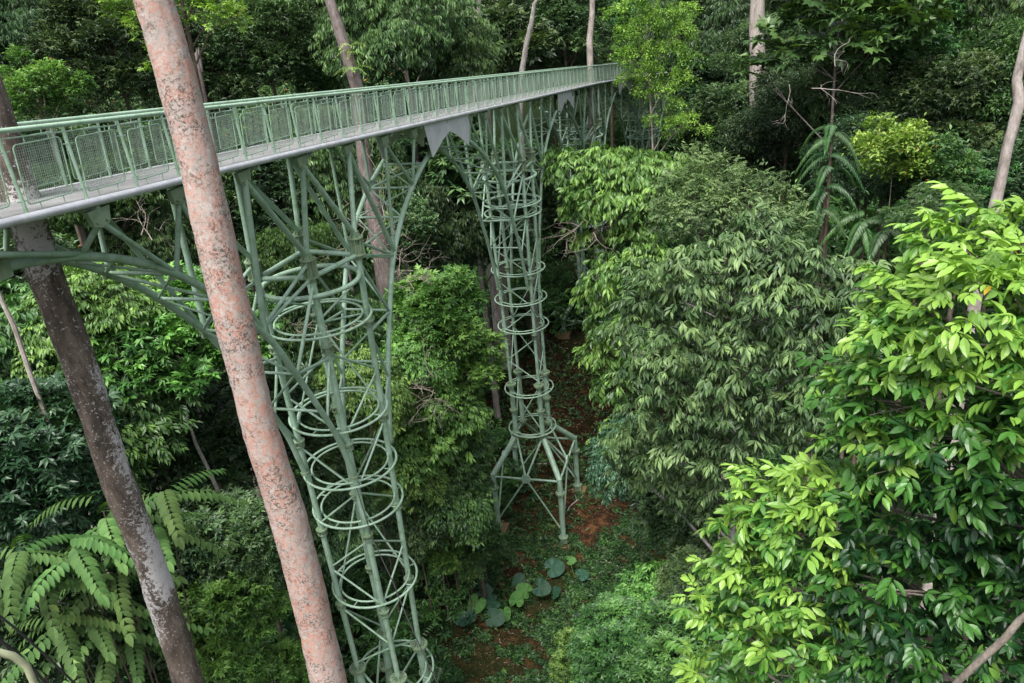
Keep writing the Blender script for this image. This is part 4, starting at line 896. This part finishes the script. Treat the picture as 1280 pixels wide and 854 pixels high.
# ------------------------------------------------------------------ tree with large lobed leaves, top right
def lobed(l, w):
    V = [(0, 0, 0)]; T = []
    n = 9
    for k in range(n):
        a = -1.9 + 3.8 * k / (n - 1); r = l * (.55 + .45 * math.cos(a * .55)) * (1 if k % 2 == 0 else .55)
        V.append((r * math.cos(a) + l * .15, r * math.sin(a) * w, -.22 * r))
    for k in range(1, n): T.append((0, k, k + 1))
    return np.array(V, float), np.array(T)
def sp_lobed(l, n=6):
    s = Sprig()
    for k in range(n): s.add(lobed(l * (.8 + .4 * rng.random()), .8), 6.28 * k / n + rng.random() * .5, .1 + (rng.random() - .5) * .5, (rng.random() - .5) * .4, (.25 * l * math.cos(6.28 * k / n), .25 * l * math.sin(6.28 * k / n), 0), (rng.random() - .5) * .3)
    return s.done()
custom_tree('broadleaf_tree', [((15.94, 47.39, 28.87), 1.2), ((17.50, 46.84, 29.60), 1.5), ((18.99, 45.17, 30.14), 1.5), ((21.24, 45.27, 29.55), 1.5), ((22.69, 44.56, 28.85), 1.2), ((18.72, 45.28, 28.75), 1.4), ((16.66, 46.08, 28.06), 1.1), ((20.58, 44.47, 28.24), 1.2), ((15.17, 47.64, 27.41), .9), ((23.37, 45.33, 29.96), 1.3), ((18.18, 46.58, 31.18), 1.5), ((20.57, 45.57, 31.18), 1.5)],
  [sp_lobed(.50, 5) for _ in range(4)] + [sp_whorl(.62, .24, 6, 1, .1, .4) for _ in range(4)], 1.7, 'mid', 'red', (19.76, 45.93, 22.06)[:2], (19.38, 46.09, 29.06), .16, 'spreading tree with large lobed leaves and forked bare limbs at the top right', nl=16, tint0=.5)

# ------------------------------------------------------------------ climbing palm, compound fronds, elephant ears
def frond_plant(name, label, cat, base, heads, lm, nfr, L_, l, w, pairs, arch=.8, up=.6, stem_r=.06, bk='brown', aimed=None, tint=.5, lod=1):
    t = empty(name, base, label, cat); b = Vector(base)
    for h in heads:
        hv = Vector(h) - b; s0 = Vector((hv.x * .3, hv.y * .3, -.2))
        MB().tube([s0, s0.lerp(hv, .5) + Vector((random.uniform(-.2, .2), random.uniform(-.2, .2), 0)), hv], [stem_r * 1.3, stem_r, stem_r * .7], 8).build('stem', B[bk], t)
        for k in range(nfr):
            V, T, ti = sp_pinnate(L_ * random.uniform(.8, 1.15), l, w, pairs, lod, arch * random.uniform(.8, 1.2), up * random.uniform(.4, 1.3))
            a = 2 * math.pi * k / nfr + random.uniform(-.25, .25) if aimed is None else random.gauss(aimed, 1.1)
            M = rotm('z', a) @ rotm('x', random.uniform(-.2, .2))
            V = V @ M.T + np.array(hv) + np.array([0, 0, random.uniform(-.25, .25) * L_])
            fr = obj('frond', mesh_np('frond', V, T, np.clip(ti + tint + random.uniform(-.15, .15), 0, .95), False), L[lm], t)
            q = np.array([[L_ * x, 0, L_ * (up * x - arch * x * x)] for x in (0, .35, .7, 1)]) @ M.T + np.array(hv)
    return t
pb = (14.87, 34.97, 21.38); pb = (pb[0], pb[1], gz(pb[0], pb[1]))
frond_plant('climbing_palm', 'climbing palm with drooping feathery fronds clinging to a stem, right of centre', 'palm', pb, [(14.78, 35.01, 25.91), (14.80, 35.00, 24.69), (14.70, 35.04, 23.43), (14.64, 35.07, 22.43)], 'mid', 6, 1.5, .34, .08, 24, 1.3, .7, .1, tint=.42)
pb = (16.49, 34.23, 21.06); pb = (pb[0], pb[1], gz(pb[0], pb[1]))
frond_plant('low_palm', 'low palm with arching fronds beside the foot of the climbing palm', 'palm', pb, [(16.27, 34.34, 21.99), (17.18, 33.89, 21.66)], 'mid', 8, 1.8, .42, .095, 30, 1.0, .6, .1, tint=.42)
pb = (-10.89, 16.18, 20.41); pb = (pb[0], pb[1], gz(pb[0], pb[1]))
frond_plant('frond_bush', 'bush with long arching compound leaves behind the lower dark trunk', 'shrub', pb, [(-10.36, 16.52, 22.05), (-10.78, 15.64, 21.58), (-9.14, 17.23, 21.64), (-11.78, 15.29, 21.75), (-11.64, 15.39, 19.69), (-11.17, 15.99, 18.52), (-10.48, 16.45, 20.13), (-11.65, 15.64, 20.96), (-9.84, 17.41, 20.83), (-11.22, 15.95, 19.63), (-10.83, 16.82, 17.94)], 'matte', 6, 1.75, .34, .165, 12, .6, .3, .025, tint=.40, lod=0)
pb = (-14.66, 26.17, 31.24); pb = (pb[0], pb[1], gz(pb[0], pb[1]))
frond_plant('climbing_fern', 'yellow green fern clump on the broken grey trunk at the handrail', 'fern', tuple((-6.09, 38.12, 29.89)), [(-5.99, 37.93, 30.14), (-5.98, 38.03, 30.91)], 'lime', 9, .8, .16, .04, 10, .8, .7, .03, tint=.5)

def heart_leaf(m, c, r, nrm, az):
    z = Vector(nrm).normalized(); x = Vector((math.cos(az), math.sin(az), 0)); x = (x - z * x.dot(z)).normalized(); y = z.cross(x)
    n = 30; b = len(m.v); c = Vector(c); m.v.append(c - z * .08 * r)
    for ring, q in ((0, .5), (1, 1.)):
        for k in range(n):
            a = 2 * math.pi * k / n; rr = r * (1.02 + .36 * math.cos(a) ** 3 - .05 * math.cos(2 * a)) * (1 - .62 * max(0, math.cos(a - math.pi)) ** 14) * q
            wv = (.10 * math.sin(a * 7) + .12) * r * q * q
            m.v.append(c + x * rr * math.cos(a) + y * rr * .88 * math.sin(a) + z * (wv * abs(math.sin(a)) - .12 * r * q * q))
    for k in range(n):
        l = (k + 1) % n; m.f.append((b, b + 1 + k, b + 1 + l)); m.f.append((b + 1 + k, b + 1 + n + k, b + 1 + n + l, b + 1 + l))
def ear_mat(name, c):
    m = N(name); n = m.noise(m.coord('Object'), 3, 4)
    m.l(m.mix(.6, c, m.ramp(n, [(.3, (.55, .6, .6)), (.7, (1.3, 1.3, 1.2))]), 'MULTIPLY'), m.b.inputs['Base Color']); m.b.inputs['Roughness'].default_value = .55; m.b.inputs['Specular IOR Level'].default_value = .25
    return m.m
EAR = [ear_mat('elephant_ear_dark', (.02, .065, .035)), ear_mat('elephant_ear_green', (.06, .17, .03)), ear_mat('elephant_ear_bluish', (.035, .095, .06))]
def ear_plant(leaves, label):
    cx = sum(l[0][0] for l in leaves) / len(leaves); cy = sum(l[0][1] for l in leaves) / len(leaves); g = gz(cx, cy)
    t = empty('elephant_ear_plant', (cx, cy, g), label, 'plant', 'elephant ear plants on the valley floor'); o = Vector((cx, cy, g))
    for (p, r, k) in leaves:
        p = Vector((p[0], p[1], gz(p[0], p[1]) + random.uniform(.5, 1.1))) - o
        m = MB(); heart_leaf(m, p, r * .98, (random.gauss(-.05, .3), -.6 + random.gauss(0, .3), 1), random.uniform(0, 6.28)); lf = m.build('leaf', EAR[k], t)
        MB().tube([Vector((p.x * .25, p.y * .25, 0)), Vector((p.x * .8, p.y * .8, p.z * .8)), p - Vector((0, 0, .06))], [.03, .022, .015], 6).build('stalk', EAR[1], t)
ear_plant([((1.13, 37.33, 1.60), .62, 2), ((0.25, 35.61, 1.60), .55, 0), ((-0.52, 35.78, 1.60), .48, 1), ((1.06, 35.43, 1.60), .38, 0), ((-1.11, 34.88, 1.60), .45, 1), ((-0.86, 36.29, 1.60), .45, 0)], 'elephant ear plant with round bluish top leaf in the middle of the clearing')
ear_plant([((2.76, 36.76, 1.60), .42, 2), ((2.21, 37.76, 1.60), .3, 1)], 'small elephant ear plant with two leaves right of the big round leaf')
ear_plant([((-3.22, 34.27, 1.60), .55, 1), ((-4.07, 34.63, 1.60), .5, 1), ((-2.44, 33.44, 1.60), .55, 0), ((-2.33, 34.53, 1.60), .48, 0), ((-4.86, 33.93, 1.60), .38, 1), ((-3.96, 33.16, 1.60), .45, 2), ((-2.95, 35.44, 1.60), .45, 2), ((-3.57, 33.40, 1.60), .4, 0), ((-1.81, 34.03, 1.60), .4, 1)], 'elephant ear plant with two bright green leaves above the muddy path')
ear_plant([((-5.26, 35.10, 1.60), .5, 0), ((-6.40, 35.25, 1.60), .5, 0), ((-6.49, 33.95, 1.60), .5, 0), ((-5.91, 36.23, 1.60), .4, 0), ((-7.19, 34.97, 1.60), .5, 0), ((-5.97, 33.29, 1.60), .4, 1)], 'dark leaved elephant ear plant beside the foot of the nearest tower')
ear_plant([((-12.71, 31.15, 1.60), .6, 2), ((-13.31, 30.49, 1.60), .5, 2)], 'bluish elephant ear leaves left of the pink trunk foot')

# ------------------------------------------------------------------ undergrowth, ground cover, far forest
def clear(x, y): return (-4.5 < x < 10.5) & (y > 26) & (y < 44) | (-1 < x < 9.5) & (y >= 44) & (y < 62)
P, D_, T_ = [], [], []
n = 0
while n < 720:
    x, y = rng.uniform(-42, 52), rng.uniform(11, 95)
    if clear(x, y) or abs(x) > 8 + y * .85: continue
    r = rng.uniform(1.0, 2.4) * (1 + y / 120)
    p, d, t_ = blob_points((x, y, gz(x, y) + r * .35), (r, r, r * rng.uniform(.6, 1.1)), int(22 * r * r), low=.25, tint0=.36 + rng.normal(0, .13)); P.append(p); D_.append(d); T_.append(t_); n += 1
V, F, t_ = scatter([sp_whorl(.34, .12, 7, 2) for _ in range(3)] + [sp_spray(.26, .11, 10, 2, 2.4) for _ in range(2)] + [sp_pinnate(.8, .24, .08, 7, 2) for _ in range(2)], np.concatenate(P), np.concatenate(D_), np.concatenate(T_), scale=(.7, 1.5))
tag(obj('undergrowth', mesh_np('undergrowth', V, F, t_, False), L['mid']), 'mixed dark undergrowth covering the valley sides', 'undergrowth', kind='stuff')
NG = 44000
x = rng.uniform(-7, 13, NG); y = rng.uniform(25, 62, NG)
f = np.sin(x * .8 + 1.3) * np.cos(y * .6) + .6 * np.sin(x * 1.9 - y * 1.3) + .5 * np.sin(x * 3.7 + y * 2.9) + rng.normal(0, .35, NG)
mud = [(-6.13, 35.27, 1.20), (-4.50, 33.94, 1.20), (-2.30, 33.19, 1.20), (-0.40, 32.14, 1.20), (0.55, 30.81, 1.20), (-1.54, 30.37, 1.20), (-4.84, 31.02, 1.20)]
dm = np.full(NG, 9.)
for q0, q1 in zip(mud[:-1], mud[1:]):
    a0, a1 = np.array(q0[:2]), np.array(q1[:2]); e = a1 - a0; tt = np.clip(((x - a0[0]) * e[0] + (y - a0[1]) * e[1]) / (e @ e), 0, 1)
    dm = np.minimum(dm, np.hypot(x - a0[0] - e[0] * tt, y - a0[1] - e[1] * tt))
k = (f > -.35) & (dm > .45 + .25 * np.sin(x * 5 + y * 3)) & ((y < 41) | (rng.random(NG) < .25)); x, y = x[k], y[k]
P = np.stack([x, y, ground(x, y) + .06], 1); D_ = np.stack([rng.normal(size=len(x)), rng.normal(size=len(x)), np.full(len(x), .2)], 1)
V, F, t_ = scatter([sp_whorl(.16, .09, 6, 2, .35) for _ in range(3)] + [sp_spray(.13, .08, 12, 2, 3) for _ in range(3)], P, D_, .45 + rng.normal(0, .2, len(x)), np.full(len(x), .1), (.6, 1.8), 3)
tag(obj('ground_cover', mesh_np('ground_cover', V, F, t_, False), L['mid']), 'low green herbs patching the brown valley floor', 'ground cover', kind='stuff')
NL = 9000                                   # fallen leaves and twigs
x = rng.uniform(-7, 13, NL); y = rng.uniform(25, 66, NL)
P = np.stack([x, y, ground(x, y) + .03], 1); D_ = np.stack([rng.normal(size=NL), rng.normal(size=NL), np.zeros(NL)], 1)
V, F, t_ = scatter([(lambda s: (s.add(leaf(.2, .08, 2), 0, 0, 0), s.done())[1])(Sprig()) for _ in range(3)], P, D_, rng.random(NL), np.zeros(NL), (.5, 1.5), 3)
ml = leaf_mat('fallen_leaves', (.05, .03, .018), (.11, .06, .03), (.22, .15, .09), trans=0, hue=0)
tag(obj('leaf_litter', mesh_np('leaf_litter', V, F, t_, False), ml), 'brown fallen leaves strewn over the bare soil', 'leaf litter', kind='stuff')
P, D_, T_ = [], [], []
n = 0
while n < 320:
    x, y = (rng.uniform(-95, 115), rng.uniform(68, 175)) if n < 230 else (rng.uniform(-75, -15), rng.uniform(58, 110))
    if abs(x) > 12 + y * .72: continue
    if abs(x - y * .3 + 9) < 6 and y < 110 and rng.random() < .9: continue
    r = rng.uniform(2.5, 5.0); h = rng.uniform(2, 9) if n >= 230 else rng.uniform(5, 19) if y < 100 else rng.uniform(8, 18)
    p, d, t_ = blob_points((x, y, gz(x, y) + h), (r, r, r * rng.uniform(.7, 1.3)), int(20 * r * r), low=.3, tint0=.40 + rng.normal(0, .13)); P.append(p); D_.append(d); T_.append(t_); n += 1
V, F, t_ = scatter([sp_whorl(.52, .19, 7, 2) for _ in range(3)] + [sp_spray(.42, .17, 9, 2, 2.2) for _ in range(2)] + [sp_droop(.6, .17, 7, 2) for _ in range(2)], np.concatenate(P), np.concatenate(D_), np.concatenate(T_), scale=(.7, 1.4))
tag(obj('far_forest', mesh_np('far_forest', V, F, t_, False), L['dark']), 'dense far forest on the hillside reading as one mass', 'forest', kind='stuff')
tag(obj('fallen_orange_leaf', None, None), None) if False else None

for i, (a, ln, az_) in enumerate([((-1.21, 38.48, 1.40), 1.6, .4), ((4.56, 38.15, 1.60), 2.2, 2.6), ((1.13, 32.52, 1.20), 1.3, 1.2), ((3.26, 43.53, 2.00), 2.4, .9), ((-3.60, 31.69, 1.20), 1.1, 2.1), ((0.43, 48.37, 3.00), 2.6, 2.9), ((6.39, 40.33, 1.80), 1.5, .1)]):
    m = MB(); P = []; g0 = gz(a[0], a[1])
    for q in range(7):
        x_ = a[0] + math.cos(az_) * ln * (q / 6 - .5) + random.gauss(0, .05); y_ = a[1] + math.sin(az_) * ln * (q / 6 - .5) + random.gauss(0, .05)
        P.append(Vector((x_ - a[0], y_ - a[1], gz(x_, y_) + .05 - g0)))
    m.tube(P, [.05 - .005 * q for q in range(7)], 7, wob=.2); m.tube([P[3], P[3] + Vector((math.cos(az_ + .8) * .5, math.sin(az_ + .8) * .5, .18))], [.025, .01], 5)
    tag(m.build('fallen_branch', B['pale' if i % 2 else 'brown'], None, loc=(a[0], a[1], g0)), 'weathered fallen branch lying on the brown soil of the clearing', 'branch', 'fallen branches on the valley floor')

# ------------------------------------------------------------------ hut, cables, vine
hc = Vector((23.48, 82.73, 26.03)); g = gz(hc.x, hc.y)
h = empty('hut', (hc.x, hc.y, g), 'green roofed white walled hut glimpsed through the trees at the top', 'hut')
zz = hc.z - g
MB().box((0, 0, zz - .4), 4.2, 3, 2.2).build('wall', WALLW, h, smooth=False)
MB().prism([(-2.9, -2.2, zz + .7), (2.9, -2.2, zz + .7), (2.9, 0, zz + 1.9), (-2.9, 0, zz + 1.9)], (0, 0, .12)).prism([(-2.9, 0, zz + 1.9), (2.9, 0, zz + 1.9), (2.9, 2.2, zz + .7), (-2.9, 2.2, zz + .7)], (0, 0, .12)).build('roof', ROOF, h, smooth=False)
m = MB()
for x_, y_ in ((-2, -1.4), (2, -1.4), (-2, 1.4), (2, 1.4)): MB().cyl((x_, y_, -.3), (x_, y_, zz - 1.5), .12).build('post', B['grey'], h)
cable('guy_cable', [(-4.70, 18.82, 20.54), (-4.34, 17.98, 19.44), (-3.82, 17.18, 18.53), (-3.44, 16.44, 17.83), (-2.93, 15.63, 16.93), (-2.50, 14.99, 16.27)], .014, 'black cable running down past the right side of the nearest tower rings', 'cable')
cable('guy_cable', [(-4.52, 23.57, 19.02), (-3.83, 27.74, 14.46), (-2.31, 35.93, 4.42), (0.25, 39.50, -2.22)], .018, 'long thin black cable from the nearest tower down to the elephant ear leaves', 'cable')
cable('guy_cable', [(1.26, 41.98, 16.16), (2.21, 40.94, 13.79), (3.06, 40.89, 11.16), (4.18, 41.79, 7.53)], .016, 'thin dark cable beside the second tower going down to the right', 'cable')
cable('guy_cable', [(-0.68, 41.99, 16.35), (-1.52, 41.97, 15.21), (-2.30, 40.94, 14.25)], .016, 'thin dark cable beside the second tower going down to the left', 'cable')
cable('black_cable', [(-4.56, 5.31, 28.69), (-4.46, 5.39, 28.33), (-4.36, 5.47, 27.90), (-4.23, 5.57, 27.30)], .011, 'upper black cable crossing the bottom left corner', 'cable')
cable('black_cable', [(-4.35, 4.97, 28.73), (-4.24, 5.05, 28.34), (-4.16, 5.12, 27.87)], .014, 'thicker black cable just under the upper one in the bottom left corner', 'cable')
tag(MB().tube([(-4.04, 4.44, 28.93), (-3.95, 4.52, 28.89), (-3.89, 4.57, 28.79), (-3.85, 4.60, 28.66), (-3.85, 4.60, 28.50), (-3.89, 4.57, 28.30), (-3.97, 4.50, 27.96)], .028, 10).build('vine', flat('pale_vine', (.38, .40, .25), .6)), 'pale curved vine stem in the bottom left corner', 'vine')
# ------------------------------------------------------------------ camera, sky, sun
cam = bpy.data.cameras.new('camera'); co_ = bpy.data.objects.new('camera', cam); link(co_)
cam.sensor_width = 36; cam.lens = 36 * 996.01 / 1280; cam.clip_end = 5000; cam.clip_start = .1
p_, ro = .42113, -.09224
fw = Vector((0, math.cos(p_), -math.sin(p_))); up_ = Vector((0, math.sin(p_), math.cos(p_))); rt = Vector((1, 0, 0))
r2 = rt * math.cos(ro) + up_ * math.sin(ro); u2 = -rt * math.sin(ro) + up_ * math.cos(ro)
co_.matrix_world = Matrix(((r2.x, u2.x, -fw.x, 0), (r2.y, u2.y, -fw.y, 0), (r2.z, u2.z, -fw.z, Z0), (0, 0, 0, 1)))
sc.camera = co_
w = bpy.data.worlds.new('World'); sc.world = w; w.use_nodes = True; nt = w.node_tree; nt.nodes.clear()
bg = nt.nodes.new('ShaderNodeBackground'); ow = nt.nodes.new('ShaderNodeOutputWorld'); sk = nt.nodes.new('ShaderNodeTexSky')
sk.sky_type = 'NISHITA'; sk.sun_disc = False; EL, AZ = R(62), R(205)
sk.sun_elevation = EL; sk.sun_rotation = AZ; sk.air_density = 1.0; sk.dust_density = 4.0; sk.ozone_density = .6
hs_ = nt.nodes.new('ShaderNodeHueSaturation'); hs_.inputs['Saturation'].default_value = .35
nt.links.new(sk.outputs[0], hs_.inputs['Color']); nt.links.new(hs_.outputs[0], bg.inputs[0]); nt.links.new(bg.outputs[0], ow.inputs[0])
bg.inputs[1].default_value = .25
sl = bpy.data.lights.new('sun', 'SUN'); sl.energy = 4.7; sl.angle = R(22); sl.color = (1, .97, .92)
so = bpy.data.objects.new('sun', sl); link(so)
d = Vector((math.sin(AZ) * math.cos(EL), math.cos(AZ) * math.cos(EL), math.sin(EL)))
so.rotation_euler = d.to_track_quat('Z', 'Y').to_euler(); so.location = (0, 0, 90)
sc.view_settings.view_transform = 'Standard'; sc.view_settings.look = 'None'; sc.view_settings.exposure = 0
sc.render.engine = 'CYCLES'; sc.cycles.use_denoising = True; sc.cycles.max_bounces = 6; sc.cycles.diffuse_bounces = 3; sc.cycles.glossy_bounces = 2
sc.cycles.transmission_bounces = 2; sc.cycles.transparent_max_bounces = 4; sc.cycles.caustics_reflective = False; sc.cycles.caustics_refractive = False
sc.cycles.sample_clamp_indirect = 4
